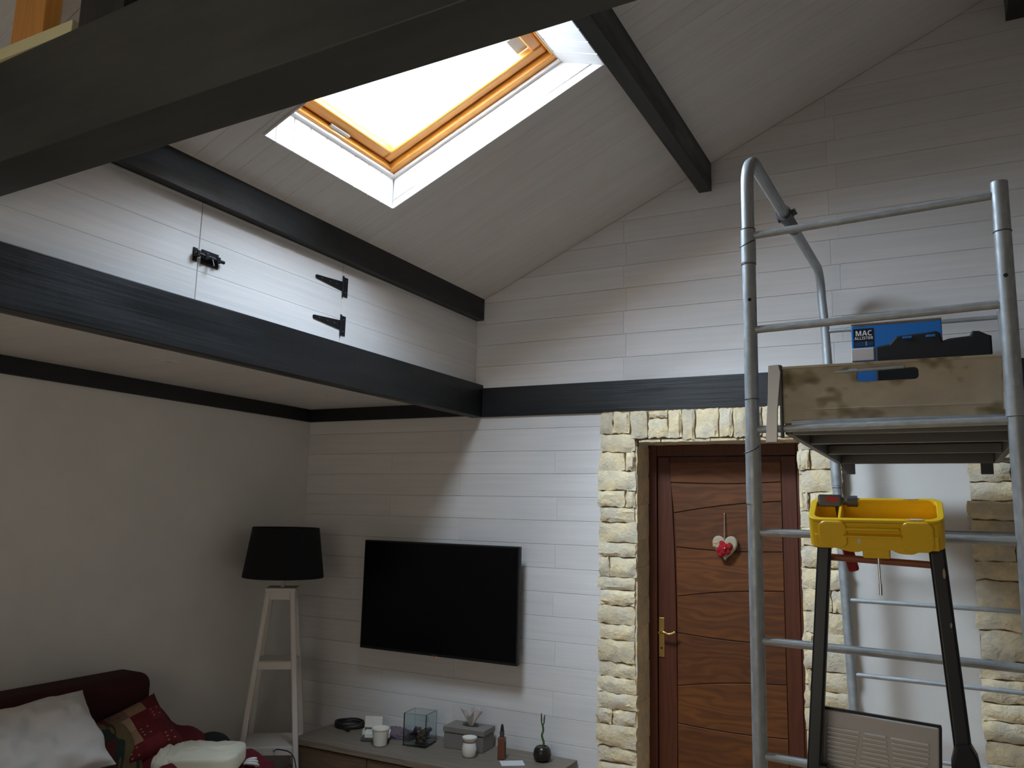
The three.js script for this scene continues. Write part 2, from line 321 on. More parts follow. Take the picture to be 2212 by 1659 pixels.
function hinge(y, z) {   // strap hinge: plate at the frame, long tapering strap towards the hatch
  const plate = ext([[-0.0, -0.05], [0.038, -0.05], [0.038, 0.05], [0, 0.05]], 0.003, [], 0.001);
  const s = new THREE.Shape(); s.moveTo(-0.006, -0.024); s.lineTo(-0.19, -0.010); s.absarc(-0.195, 0, 0.010, -Math.PI / 2, Math.PI / 2, true); s.lineTo(-0.19, 0.010); s.lineTo(-0.006, 0.024);
  const strap = ext(s, 0.003, [], 0.001);
  const barrel = rod(V(0, -0.054, 0.004), V(0, 0.054, 0.004), 0.005);
  const h = mesh('hinge', [plate, barrel].map((g) => flat(g).clone().rotateY(Math.PI / 2).translate(KX, y, z)), blackIron, hatch);
  mesh('strap', flat(strap).clone().rotateY(Math.PI / 2).translate(KX, y, z), blackIron, h);
  mesh('screw', [[-0.05, 0], [-0.1, 0], [-0.16, 0], [0.02, 0.03], [0.02, -0.03]].map(([a, b]) => new THREE.SphereGeometry(0.004, 8, 6).scale(1, 1, 0.5).translate(a, b, 0.005).rotateY(Math.PI / 2).translate(KX, y, z)), steelDark, h);
}
// local x of the hinge points towards -z after the turn, so plates face the gable end
hinge(2.847, 1.366); hinge(2.646, 1.368);
{ // sliding bolt
  const b = mesh('bolt_plate', [rbox(KX, KX + 0.004, 2.709, 2.772, 2.168, 2.258, 0.002), rbox(KX, KX + 0.004, 2.711, 2.769, 2.278, 2.300, 0.002)], blackIron, hatch);
  mesh('bolt_guide', [rbox(KX, KX + 0.026, 2.728, 2.756, 2.175, 2.195, 0.004), rbox(KX, KX + 0.026, 2.728, 2.756, 2.236, 2.254, 0.004), rbox(KX, KX + 0.026, 2.728, 2.756, 2.280, 2.297, 0.004)], blackIron, b);
  mesh('bolt', [rod(V(KX + 0.016, 2.742, 2.150), V(KX + 0.016, 2.742, 2.302), 0.0075), rod(V(KX + 0.016, 2.742, 2.215), V(KX + 0.03, 2.708, 2.215), 0.005)], blackIron, b);
}

// ------------------------------------------------------------------ black timbers
function beam(name, g, label, m = blackBeam) { return tag(mesh(name, g, m), label, 'beam'); }
beam('loft_beam', metres(rbox(1.348, 1.431, 2.3305, 2.540, -0.01, ZF, 0.004), 'z', 0.4, 0.2), 'long black beam carrying the loft edge below the hatch');
beam('purlin', metres(alongZ([[1.323, 2.9686], [1.4226, 2.9686], [1.4226, roofY(1.4226)], [1.323, roofY(1.323)]], 0, ZF), 'z'), 'black purlin above the hatch where knee wall meets sloping ceiling');
beam('purlin', metres(alongZ([[2.85, 3.6074], [2.9225, 3.6074], [2.9225, roofY(2.9225)], [2.85, roofY(2.85)]], 0, ZF), 'z', 0.7), 'black purlin on the slope above the roof window');
beam('ridge_beam', metres(alongZ([[4.43, 4.262], [4.81, 4.262], [4.81, roofY(4.81)], [4.62, roofY(4.62)], [4.43, roofY(4.43)]], 0, ZF), 'z', 1.1), 'black ridge beam at the top of the gable wall');
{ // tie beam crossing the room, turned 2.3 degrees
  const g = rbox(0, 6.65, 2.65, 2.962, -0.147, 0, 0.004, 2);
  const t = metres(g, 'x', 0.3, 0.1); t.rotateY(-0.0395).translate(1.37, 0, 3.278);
  beam('tie_beam', t, 'massive black tie beam, front light put into its colour, crossing the room under the purlins', tieFrontLit);
}
beam('strut_post', metres(alongZ([[2.062, 2.962], [2.24, 2.962], [2.24, roofY(2.24)], [2.062, roofY(2.062)]], 3.185, 3.30), 'y'), 'short black post standing on the tie beam');
tag(mesh('timber_batten', metres(rbox(1.46, 2.033, 2.9625, 2.998, 3.262, 3.30, 0.002))), 'cream softwood batten lying on top of the tie beam', 'batten').material = std({ color: lin(0.74, 0.68, 0.40), roughness: 0.7 });
tag(mesh('pine_board', metres(rbox(1.665, 1.815, 2.9625, 3.21, 3.20, 3.25, 0.003), 'y'), pine), 'orange pine board end standing on the tie beam behind the batten', 'board');

// ------------------------------------------------------------------ roof window
{
  const w = new THREE.Group(); w.name = 'window_1'; scene.add(w); struct(w, 'pine framed roof window with a white boarded well');
  const place = (g) => { g.applyMatrix4(new THREE.Matrix4().makeBasis(V(CS, SN, 0), V(-SN, CS, 0), V(0, 0, 1))); const o = roofPoint(0, 0, 0); return g.translate(o.x, o.y, 0); };
  const bars = (s0, s1, z0, z1, wd, n0, n1, r) => [
    [s0, s1, z0, z0 + wd], [s0, s1, z1 - wd, z1], [s0, s0 + wd, z0 + wd, z1 - wd], [s1 - wd, s1, z0 + wd, z1 - wd]].map(([a, b, c, d], i) => place(metres(rbox(a, b, n0, n1, c, d, r), i < 2 ? 'x' : 'z', i, 0)));
  const fr = mesh('window_frame', bars(sL - 0.06, sU + 0.06, WZ0 - 0.03, WZ1 + 0.03, 0.085, 0.155, 0.285, 0.004), pine, w);
  mesh('white_bead', bars(sL - 0.012, sU + 0.012, WZ0 - 0.004, WZ1 + 0.004, 0.022, 0.138, 0.154, 0.003), whiteCeil, fr);
  const sash = mesh('sash', bars(sL + 0.032, sU - 0.032, WZ0 + 0.062, WZ1 - 0.062, 0.058, 0.182, 0.245, 0.012), pine, w);
  mesh('gasket', bars(sL + 0.024, sU - 0.024, WZ0 + 0.054, WZ1 - 0.054, 0.010, 0.205, 0.22, 0.002), rubber, sash);
  mesh('pane', place(box(sL + 0.08, sU - 0.08, 0.218, 0.222, WZ0 + 0.11, WZ1 - 0.11)), glassPane, sash);
  const lt = mesh('latch', [place(rbox(sL + 0.02, sL + 0.044, 0.168, 0.183, 1.755, 1.885, 0.004)), place(rbox(sL + 0.008, sL + 0.026, 0.160, 0.170, 1.775, 1.865, 0.004))], alloy, w);
  mesh('latch_plate', place(rbox(sL - 0.012, sL + 0.012, 0.148, 0.157, 1.80, 1.87, 0.003)), alloy, lt);
  mesh('glass_label', place(box(sU - 0.15, sU - 0.085, 0.2155, 0.2175, 1.49, 1.60)), std({ color: lin(0.55, 0.6, 0.6), roughness: 0.6 }), sash);
  // boards of the well: plumb below, level above, two at each side
  const nTop = 0.146;
  for (let k = 0; k < 9; k++) {
    const z0 = WZ0 + 0.1015 * k, z1 = Math.min(WZ1, z0 + 0.1015);
    if (z1 - z0 < 0.01) continue;
    const h = nTop / CS + 0.006, yb = RY + M * (WX0 - RX) - 0.004;
    const lo = board([[-z1 + 0.002, yb], [-z0 - 0.002, yb], [-z0 - 0.002, yb + h + 0.012], [-z1 + 0.002, yb + h + 0.012]], 0.011, 0.003).rotateY(Math.PI / 2).translate(WX0 - 0.011, 0, 0);
    mesh('well_board', lo, whiteCeil, w);
    const dU = V(-kUp, 1, 0).normalize(), L = nTop / dU.y + 0.004;   // in slope coordinates (s, n)
    const up = board([[-0.004, z0 + 0.002], [L, z0 + 0.002], [L, z1 - 0.002], [-0.004, z1 - 0.002]], 0.011, 0.003);
    up.applyMatrix4(new THREE.Matrix4().makeBasis(dU, V(0, 0, 1), new THREE.Vector3().crossVectors(dU, V(0, 0, 1)))).translate(SW1, 0, 0);
    { const nb = new THREE.Vector3().crossVectors(dU, V(0, 0, 1)); up.translate(-0.011 * nb.x, -0.011 * nb.y, 0); }
    place(up);
    mesh('well_board', up, whiteCeil, w);
  }
  for (const [z, dir] of [[WZ0, 1], [WZ1, -1]]) for (const [n0, n1] of [[-0.004, 0.034], [0.039, nTop]]) {
    const p = [n0, n1].map((n) => [WX0 / CS + Math.max(0, n) * Math.tan(TH), SW1 - Math.max(0, n) * kUp]);
    const g = board([[p[0][0], n0], [p[0][1], n0], [p[1][1], n1], [p[1][0], n1]], 0.011, 0.0025);
    if (dir < 0) g.rotateY(0).translate(0, 0, z); else g.translate(0, 0, z - 0.011);
    mesh('well_board', place(g), whiteCeil, w);
  }
}

// ------------------------------------------------------------------ stone doorway
function stone(w, h, d, nx = 6, ny = 4) {   // rough split stone, lower left corner at 0,0, back at z = 0
  const P = [], id = (i, j) => j * (nx + 1) + i, tri = [];
  const o = rr(0, 50), cut = [rr(-1, 1), rr(-1, 1)];
  for (let j = 0; j <= ny; j++) for (let i = 0; i <= nx; i++) {
    const e = Math.min(i, nx - i, j, ny - j), u = i / nx, v = j / ny;
    const jx = e === 0 ? (i === 0 || i === nx ? rr(-0.006, 0.004) * (i ? -1 : 1) : 0) : rr(-0.25, 0.25) * w / nx;
    const jy = e === 0 ? (j === 0 || j === ny ? rr(-0.007, 0.004) * (j ? -1 : 1) : 0) : rr(-0.25, 0.25) * h / ny;
    const z = e === 0 ? d * rr(0.45, 0.7) : d * (0.86 + 0.10 * (cut[0] * (u - 0.5) + cut[1] * (v - 0.5)) + 0.30 * (vnoise(u * 4 + o, v * 3 + o, 97, 97, 5) - 0.5));
    P.push(V(u * w + jx, v * h + jy, z));
  }
  for (let j = 0; j < ny; j++) for (let i = 0; i < nx; i++) { const a = id(i, j), b = id(i + 1, j), c = id(i + 1, j + 1), e = id(i, j + 1); (i + j) % 2 ? tri.push(a, b, c, a, c, e) : tri.push(a, b, e, b, c, e); }
  const ring = []; for (let i = 0; i < nx; i++) ring.push(id(i, 0)); for (let j = 0; j < ny; j++) ring.push(id(nx, j)); for (let i = nx; i > 0; i--) ring.push(id(i, ny)); for (let j = ny; j > 0; j--) ring.push(id(0, j));
  const base = P.length; ring.forEach((r) => P.push(V(P[r].x, P[r].y, -0.004)));
  ring.forEach((r, k) => { const n = (k + 1) % ring.length; tri.push(r, base + k, ring[n], ring[n], base + k, base + n); });
  const g = new THREE.BufferGeometry().setFromPoints(P); g.setIndex(tri);
  return toCreasedNormals(metres(g, 'x', rr(0, 3), rr(0, 3)), 0.75);
}
const stoneMat = () => stoneMats[Math.floor(rr(0, 2.999))];
const surround = thing('stone_door_surround', 'cream split-stone surround framing the oak door under the black band', 'stonework');
mesh('mortar_bed', metres(merge([box(2.262, 2.475, 0, 2.331, 0, 0.022), box(2.475, 3.37, 2.165, 2.331, 0, 0.022), box(3.37, 3.575, 0, 2.331, 0, 0.022)])), mortar, surround);
function course(parent, x0, x1, y0, y1, split, d = 0.036) {
  const gap = 0.0085, cuts = split ? [x0, x0 + (x1 - x0) * split, x1] : [x0, x1];
  for (let i = 0; i + 1 < cuts.length; i++) {
    const w = cuts[i + 1] - cuts[i] - gap, h = y1 - y0 - gap;
    mesh('stone', stone(w, h, d * rr(0.8, 1.25)).translate(cuts[i] + gap / 2, y0 + gap / 2, 0.018), stoneMat(), parent);
  }
}
{
  // left pillar: courses read from the photograph
  const yl = [2.198, 2.093, 1.984, 1.872, 1.776, 1.691, 1.578, 1.494, 1.382, 1.314, 1.228, 1.126, 1.041, 0.92, 0.839, 0.756, 0.673, 0.588, 0.473, 0.39, 0.29, 0.2, 0.09, 0.0];
  const splitL = { 1: 0.72, 3: 0.74, 7: 0.28, 12: 0, 16: 0.42 };
  for (let i = 0; i + 1 < yl.length; i++) course(surround, 2.252 + rr(-0.012, 0.008), 2.480 + rr(-0.012, 0.006), yl[i + 1], yl[i], splitL[i]);
  const xl = [2.252, 2.335, 2.441, 2.547, 2.665, 2.744, 2.819, 2.951, 3.029, 3.103, 3.182, 3.26, 3.365, 3.47, 3.578];
  for (let i = 0; i + 1 < xl.length; i++) {
    const lowY = i < 2 || i > 11 ? 2.198 : 2.16 + rr(-0.012, 0.012);
    if (i === 3) { course(surround, xl[i], xl[i + 1], 2.285, 2.329); course(surround, xl[i], xl[i + 1], lowY, 2.283); } else course(surround, xl[i], xl[i + 1], lowY, 2.329);
  }
  const yr = [2.196, 2.091, 1.988, 1.872, 1.777, 1.688, 1.60, 1.49, 1.385, 1.274, 1.171, 1.098, 0.99, 0.894, 0.811, 0.70, 0.6, 0.49, 0.40, 0.29, 0.2, 0.1, 0.0];
  const splitR = { 1: 0.3, 3: 0.2, 6: 0.55, 8: 0.62, 10: 0.25, 12: 0.2 };
  for (let i = 0; i + 1 < yr.length; i++) course(surround, 3.358 + rr(-0.006, 0.016), 3.585 + rr(-0.014, 0.010), yr[i + 1], yr[i], splitR[i]);
  // stones lining the reveals and the soffit
  const line = (g, m4) => mesh('stone', g.applyMatrix4(m4), stoneMat(), surround);
  for (let y = 0; y < 2.12; ) {
    const h = Math.min(rr(0.14, 0.22), 2.15 - y);
    line(stone(0.215, h - 0.004, 0.018, 5, 4), new THREE.Matrix4().makeBasis(V(0, 0, -1), V(0, 1, 0), V(1, 0, 0)).setPosition(2.468, y, 0.028));
    line(stone(0.215, h - 0.004, 0.018, 5, 4), new THREE.Matrix4().makeBasis(V(0, 0, 1), V(0, 1, 0), V(-1, 0, 0)).setPosition(3.372, y, -0.187));
    y += h;
  }
  for (let x = 2.49; x < 3.33; ) {
    const wd = Math.min(rr(0.12, 0.2), 3.352 - x);
    line(stone(wd - 0.004, 0.215, 0.016, 5, 4), new THREE.Matrix4().makeBasis(V(1, 0, 0), V(0, 0, 1), V(0, -1, 0)).setPosition(x, 2.158, -0.187));
    x += wd;
  }
}
const pillar = thing('stone_pillar', 'cream split-stone pillar right of the white plaster panel', 'stonework');
mesh('mortar_bed', metres(box(4.14, 4.62, 0, 2.331, 0, 0.022)), mortar, pillar);
{
  const ys = [2.329, 2.22, 2.11, 2.02, 1.93, 1.84, 1.75, 1.663, 1.56, 1.474, 1.339, 1.25, 1.112, 1.03, 0.93, 0.85, 0.76, 0.66, 0.55, 0.44, 0.33, 0.22, 0.11, 0];
  for (let i = 0; i + 1 < ys.length; i++) course(pillar, 4.125 + rr(-0.012, 0.016), 4.64, ys[i + 1], ys[i], [0.55, 0.42, 0.68, 0.35][i % 4]);
}

// ------------------------------------------------------------------ oak door
{
  const d = new THREE.Group(); d.name = 'door_1'; scene.add(d); struct(d, 'stained oak door of wavy horizontal boards with brass handle');
  const zf = -0.2, frameZ = -0.185;
  mesh('door_frame', metres(merge([rbox(2.472, 2.526, 0, 2.148, -0.259, frameZ, 0.004), rbox(3.318, 3.37, 0, 2.148, -0.259, frameZ, 0.004), rbox(2.526, 3.318, 2.082, 2.148, -0.259, frameZ, 0.004)]), 'y'), oakStile, d);
  const leaf = mesh('leaf', metres(box(2.530, 3.314, 0.006, 2.078, -0.255, zf - 0.012), 'y'), oakStile, d);
  // curved left stile, right stile, top and bottom rails
  const s = new THREE.Shape(); s.moveTo(2.530, 0.006); s.lineTo(2.630, 0.006); s.bezierCurveTo(2.640, 0.6, 2.645, 1.4, 2.600, 2.078); s.lineTo(2.530, 2.078);
  const st1 = ext(s, 0.012, [], 0.002); st1.translate(0, 0, zf - 0.012);
  mesh('stile', metres(st1, 'y'), oakStile, leaf);
  mesh('stile', metres(rbox(3.236, 3.314, 0.006, 2.078, zf - 0.012, zf + 0.002, 0.002), 'y', 0.3), oakStile, leaf);
  const L = [[2.05, 2.05], [1.93, 1.935], [1.752, 1.828], [1.556, 1.553], [1.279, 1.343], [1.076, 1.064], [0.787, 0.856], [0.585, 0.583], [0.30, 0.37], [0.09, 0.09], [0.006, 0.006]];
  const edge = (y) => 2.63 + 0.0035 * Math.sin(y * 1.5) - (y > 1.5 ? 0.045 * Math.pow((y - 1.5) / 0.55, 1.6) : 0);
  for (let i = 0; i + 1 < L.length; i++) {
    const [a, b] = L[i], [c, e] = L[i + 1], top = [], bot = [];
    for (let k = 0; k <= 6; k++) { const t = k / 6, bow = Math.sin(t * Math.PI); const x0 = (y) => edge(y) + 0.006; top.push([x0(a) + (3.233 - x0(a)) * t, a + (b - a) * t - 0.0022 + (i ? (i % 2 ? -0.010 : 0.012) * bow : 0)]); bot.push([x0(c) + (3.233 - x0(c)) * t, c + (e - c) * t + 0.0022 + (i + 1 < L.length - 1 ? ((i + 1) % 2 ? -0.010 : 0.012) * bow : 0)]); }
    mesh('door_board', board([...bot, ...top.reverse()], 0.012, 0.002).translate(0, 0, zf - 0.012), oak[i % 3], leaf);
  }
  const h = mesh('handle', [rbox(2.532, 2.566, 0.935, 1.155, zf + 0.002, zf + 0.008, 0.003), rod(V(2.549, 1.075, zf + 0.006), V(2.549, 1.075, zf + 0.05), 0.008), tube([V(2.549, 1.075, zf + 0.05), V(2.575, 1.080, zf + 0.054), V(2.605, 1.072, zf + 0.052), V(2.635, 1.082, zf + 0.048)], 0.007, 20, 8), new THREE.SphereGeometry(0.0085, 10, 8).translate(2.636, 1.083, zf + 0.048)], brass, d);
  mesh('keyhole', rod(V(2.549, 0.985, zf + 0.006), V(2.549, 0.985, zf + 0.0095), 0.006), blackIron, h);
}
{ // heart hanging on the door
  const t = thing('heart_ornament', 'pale heart ornament with a red rose hanging on the oak door', 'ornament', [2.925, 1.57, -0.196]);
  const s = new THREE.Shape(); const k = 0.0105;
  s.moveTo(0, -7.2 * k); s.bezierCurveTo(-1.2 * k, -5 * k, -6.8 * k, -2 * k, -6.6 * k, 2.2 * k); s.bezierCurveTo(-6.4 * k, 6.6 * k, -1.2 * k, 6.8 * k, 0, 3.2 * k); s.bezierCurveTo(1.2 * k, 6.8 * k, 6.4 * k, 6.6 * k, 6.6 * k, 2.2 * k); s.bezierCurveTo(6.8 * k, -2 * k, 1.2 * k, -5 * k, 0, -7.2 * k);
  const heart = mesh('heart', new THREE.ExtrudeGeometry(s, { depth: 0.012, bevelEnabled: true, bevelThickness: 0.012, bevelSize: 0.012, bevelOffset: -0.012, bevelSegments: 4, curveSegments: 12 }).translate(0, 0, 0.013), cloth(0.46, 0.40, 0.29), t);
  const petals = [];
  for (let i = 0; i < 9; i++) { const a = i * 2.4, r = 0.006 + 0.0028 * i; petals.push(new THREE.SphereGeometry(0.020 + 0.0008 * i, 10, 8).scale(1, 0.8, 0.6).rotateZ(a).translate(-0.006 + r * Math.cos(a), -0.012 + r * Math.sin(a), 0.052 - 0.0022 * i)); }
  mesh('rose', petals, cloth(0.42, 0.008, 0.02), t);
  mesh('rosebud', [new THREE.SphereGeometry(0.016, 12, 10).scale(1, 1.2, 0.9).translate(0.030, 0.006, 0.045)], cloth(0.36, 0.02, 0.015), t);
  mesh('ribbon_flower', [0, 1, 2, 3, 4].map((i) => new THREE.SphereGeometry(0.013, 10, 8).scale(1, 0.8, 0.6).translate(-0.042 + 0.012 * Math.cos(i * 1.256), 0.012 + 0.012 * Math.sin(i * 1.256), 0.042)), cloth(0.55, 0.40, 0.24), t);
  mesh('bead', new THREE.SphereGeometry(0.005, 10, 8).translate(0.008, -0.006, 0.066), chrome, t);
  mesh('cord', rod(V(-0.004, 0.04, 0.02), V(-0.004, 0.185, 0.004), 0.0028), cloth(0.34, 0.25, 0.18), t);
  mesh('nail', rod(V(-0.004, 0.185, -0.002), V(-0.004, 0.185, 0.01), 0.003), brass, t);
}

// ------------------------------------------------------------------ television
{
  const t = thing('television', 'large black flat television mounted on the white boarded wall', 'television', [1.207, 1.19, 0]);
  mesh('housing', rbox(-0.572, 0.572, -0.342, 0.342, 0.085, 0.118, 0.006), std({ color: lin(0.006, 0.006, 0.007), roughness: 0.45 }), t);
  mesh('rear_cover', rbox(-0.42, 0.42, -0.28, 0.16, 0.052, 0.09, 0.012), rubber, t);
  mesh('screen', box(-0.562, 0.562, -0.325, 0.332, 0.1175, 0.1192), new THREE.MeshPhysicalMaterial({ color: lin(0.003, 0.003, 0.004), roughness: 0.3, specularIntensity: 0.35 }), t);
  mesh('wall_mount', [rbox(-0.2, 0.2, -0.16, 0.1, 0.0, 0.018, 0.003), rbox(-0.18, -0.14, -0.2, 0.14, 0.016, 0.056, 0.003), rbox(0.14, 0.18, -0.2, 0.14, 0.016, 0.056, 0.003)], steelDark, t);
  mesh('standby_light', new THREE.SphereGeometry(0.0035, 10, 8).translate(0.012, -0.345, 0.112), std({ color: lin(0.2, 0.0, 0.0), emissive: lin(1, 0.05, 0.02), emissiveIntensity: 0.8 }), t);
  mesh('badge', rbox(-0.016, 0.016, -0.3365, -0.331, 0.1178, 0.119, 0.0004), steelDark, t);
}

// ------------------------------------------------------------------ television stand and what lies on it
const ST = 0.362;
{
  const t = thing('television_stand', 'low grey wood television stand with drawers along the boarded wall', 'cabinet', [0.47, 0, 0.012]);
  mesh('top', metres(rbox(0, 1.65, ST - 0.035, ST, 0, 0.505, 0.003), 'x', 0.3, 0.4), greyOak, t);
  mesh('body', metres(rbox(0.012, 1.638, 0.055, ST - 0.0355, 0.01, 0.478, 0.003)), greyOakDark, t);
  mesh('plinth', box(0.03, 1.62, 0, 0.055, 0.03, 0.45), greyOakDark, t);
  for (let k = 0; k < 3; k++) {
    const dr = mesh('drawer', metres(rbox(0.022 + k * 0.537, 0.022 + k * 0.537 + 0.531, 0.062, ST - 0.043, 0.478, 0.496, 0.003), 'x', k, k), greyOakDark, t);
    mesh('knob', rod(V(0.29 + k * 0.537, 0.19, 0.495), V(0.29 + k * 0.537, 0.19, 0.518), 0.011, 0.014), steelDark, dr);
  }
}
{ // coiled black cable
  const t = thing('cable_coil', 'coiled black cable lying on the television stand beside the lamp', 'cable', [0.60, ST, 0.125]);
  const p = []; for (let i = 0; i <= 90; i++) { const a = i / 90 * Math.PI * 2 * 4.6; p.push(V((0.092 + 0.008 * Math.sin(a * 0.7)) * Math.cos(a), 0.007 + 0.022 * (0.5 + 0.5 * Math.sin(a * 0.31)) * (i / 90) + 0.004 * Math.sin(a * 1.3) ** 2, (0.088 + 0.006 * Math.cos(a * 0.9)) * Math.sin(a))); }
  mesh('cable', tube(p, 0.0055, 300, 7), rubber, t);
  mesh('plug', [rod(V(-0.05, 0.02, 0.055), V(0.045, 0.012, 0.10), 0.008), rod(V(0.045, 0.012, 0.10), V(0.075, 0.012, 0.112), 0.011)], rubber, t);
}
{ // paper boxes, pot, lilac cloth
  const t = thing('paper_box', 'open small white paper box on the stand beside the cable coil', 'box', [0.82, ST, 0.19], 0.5);
  mesh('tray', [rbox(-0.055, 0.055, 0, 0.006, -0.04, 0.04, 0.002), rbox(-0.055, 0.055, 0, 0.028, 0.034, 0.04, 0.002), rbox(-0.055, -0.049, 0, 0.028, -0.034, 0.034, 0.002), rbox(0.049, 0.055, 0, 0.028, -0.034, 0.034, 0.002)], ceramic, t);
  mesh('lid', rbox(-0.055, 0.055, 0.03, 0.095, -0.052, -0.044, 0.002).rotateX(-0.12), ceramic, t);
  const b = tag(mesh('flat_box', rbox(-0.075, 0.075, 0, 0.026, -0.05, 0.05, 0.003), std({ color: lin(0.72, 0.72, 0.66), roughness: 0.6 })), 'flat white box under the white pot on the stand', 'box');
  b.position.set(0.93, ST + 0.022, 0.28); b.rotation.y = 0.55;
  const c = tag(mesh('grey_case', rbox(-0.085, 0.085, 0, 0.022, -0.055, 0.055, 0.006), cloth(0.10, 0.095, 0.09)), 'flat dark grey case under the white boxes on the stand', 'case');
  c.position.set(0.925, ST, 0.285); c.rotation.y = 0.4;
  const pt = thing('white_pot', 'small white tapered pot on the stand in front of the white boxes', 'pot', [1.018, ST, 0.375]);
  mesh('pot', new THREE.LatheGeometry([[0.001, 0.003], [0.036, 0.002], [0.039, 0.006], [0.050, 0.092], [0.053, 0.094], [0.053, 0.102], [0.049, 0.102], [0.047, 0.09], [0.036, 0.012], [0.001, 0.012]].map((p) => new THREE.Vector2(...p)), 32), ceramic, pt);
  mesh('wax', new THREE.CylinderGeometry(0.044, 0.044, 0.01, 24).translate(0, 0.078, 0), creamCloth, pt);
  const k = thing('lilac_cloth', 'crumpled lilac cloth between the white boxes and glass vase', 'cloth', [1.0, ST, 0.17]);
  const g = new THREE.SphereGeometry(1, 40, 28), pos = g.attributes.position;
  for (let i = 0; i < pos.count; i++) { const v = V(pos.getX(i), pos.getY(i), pos.getZ(i)), n = 0.6 + 0.5 * vnoise(v.x * 3 + 9, v.z * 3 + v.y * 2 + 9, 99, 99, 8) + 0.35 * vnoise(v.x * 9 + 9, v.z * 7 + v.y * 3 + 9, 99, 99, 12); pos.setXYZ(i, v.x * 0.10 * n, Math.max(0.002, 0.02 + v.y * 0.030 * n), v.z * 0.055 * n); }
  g.computeVertexNormals(); mesh('cloth', g, cloth(0.20, 0.14, 0.17), k);
}
{ // square glass vase with dried petals
  const t = thing('glass_vase', 'square clear glass vase holding dried petals on the stand', 'vase', [1.195, ST, 0.225], 0.12);
  const a = 0.074, h = 0.185, w = 0.006;
  mesh('glass', [rbox(-a, a, 0, 0.014, -a, a, 0.003), rbox(-a, a, 0.014, h, a - w, a, 0.002), rbox(-a, a, 0.014, h, -a, -a + w, 0.002), rbox(-a, -a + w, 0.014, h, -a + w, a - w, 0.002), rbox(a - w, a, 0.014, h, -a + w, a - w, 0.002)], new THREE.MeshPhysicalMaterial({ color: lin(0.86, 0.93, 0.93), roughness: 0.03, transmission: 1, thickness: 0.006, ior: 1.45, attenuationColor: lin(0.5, 0.75, 0.72), attenuationDistance: 0.25 }), t);
  const cols = [lin(0.10, 0.055, 0.035), lin(0.24, 0.17, 0.11), lin(0.035, 0.012, 0.06), lin(0.16, 0.10, 0.07), lin(0.06, 0.03, 0.03)].map((c) => std({ color: c, roughness: 0.95 }));
  for (let i = 0; i < 48; i++) {
    const g = new THREE.DodecahedronGeometry(rr(0.012, 0.02), 0); g.scale(1, rr(0.35, 0.8), rr(0.7, 1.2)); g.rotateX(rr(0, 3)); g.rotateY(rr(0, 3));
    const lay = Math.floor(i / 12);
    mesh('dried_petal', g.translate(rr(-0.046, 0.046), 0.030 + lay * 0.016, rr(-0.046, 0.046)), cols[i % 5], t);
  }
}
{ // tissue box
  const t = thing('tissue_box', 'grey felt tissue box with a tissue pulled out on the stand', 'tissue box', [1.475, ST, 0.125], 0.06);
  const felt = cloth(0.25, 0.225, 0.20);
  mesh('box', rbox(-0.128, 0.128, 0, 0.088, -0.075, 0.075, 0.004), felt, t);
  mesh('lid', rbox(-0.133, 0.133, 0.090, 0.122, -0.080, 0.080, 0.004), felt, t);
  mesh('lid_slot', new THREE.CylinderGeometry(0.028, 0.028, 0.002, 24).scale(1.9, 1, 0.8).translate(0.01, 0.1225, 0), rubber, t);
  const g = new THREE.CylinderGeometry(0.052, 0.012, 0.085, 40, 8, true), p = g.attributes.position;
  for (let i = 0; i < p.count; i++) { const x = p.getX(i), y = p.getY(i), z = p.getZ(i), a = Math.atan2(z, x), k = (y + 0.0425) / 0.085; const f = 1 + 0.45 * k * Math.sin(a * 5 + 1) + 0.2 * k * Math.sin(a * 9); p.setXYZ(i, x * f + 0.01, y + 0.160 + 0.02 * k * Math.sin(a * 3), z * f * 0.8); }
  g.computeVertexNormals(); mesh('tissue', g, std({ color: lin(0.62, 0.56, 0.52), roughness: 0.95, side: THREE.DoubleSide }), t);
}
{
  const t = thing('oil_burner', 'small white ceramic oil burner jar before the tissue box', 'jar', [1.572, ST, 0.285]);
  mesh('jar', new THREE.LatheGeometry([[0.001, 0], [0.030, 0], [0.038, 0.012], [0.042, 0.045], [0.036, 0.074], [0.031, 0.080], [0.033, 0.088], [0.042, 0.100], [0.043, 0.108], [0.039, 0.108], [0.030, 0.098], [0.001, 0.094]].map((p) => new THREE.Vector2(...p)), 32), ceramic, t);
  mesh('band', new THREE.TorusGeometry(0.0325, 0.002, 8, 32).rotateX(Math.PI / 2).translate(0, 0.082, 0), steelDark, t);
}
{
  const t = thing('dropper_bottle', 'slim brown dropper bottle with black bulb on the stand', 'bottle', [1.748, ST, 0.225], 0.25);
  mesh('bottle', rbox(-0.021, 0.021, 0, 0.118, -0.019, 0.019, 0.005), std({ color: lin(0.17, 0.055, 0.03), roughness: 0.25 }), t);
  mesh('cap', [rod(V(0, 0.118, 0), V(0, 0.150, 0), 0.013)], steelDark, t);
  mesh('bulb', new THREE.LatheGeometry([[0.010, 0.150], [0.010, 0.166], [0.006, 0.184], [0.001, 0.189]].map((p) => new THREE.Vector2(...p)), 20), rubber, t);
  mesh('label', rbox(0.0212, 0.0218, 0.02, 0.095, -0.015, 0.015, 0.0002), rubber, t);
}
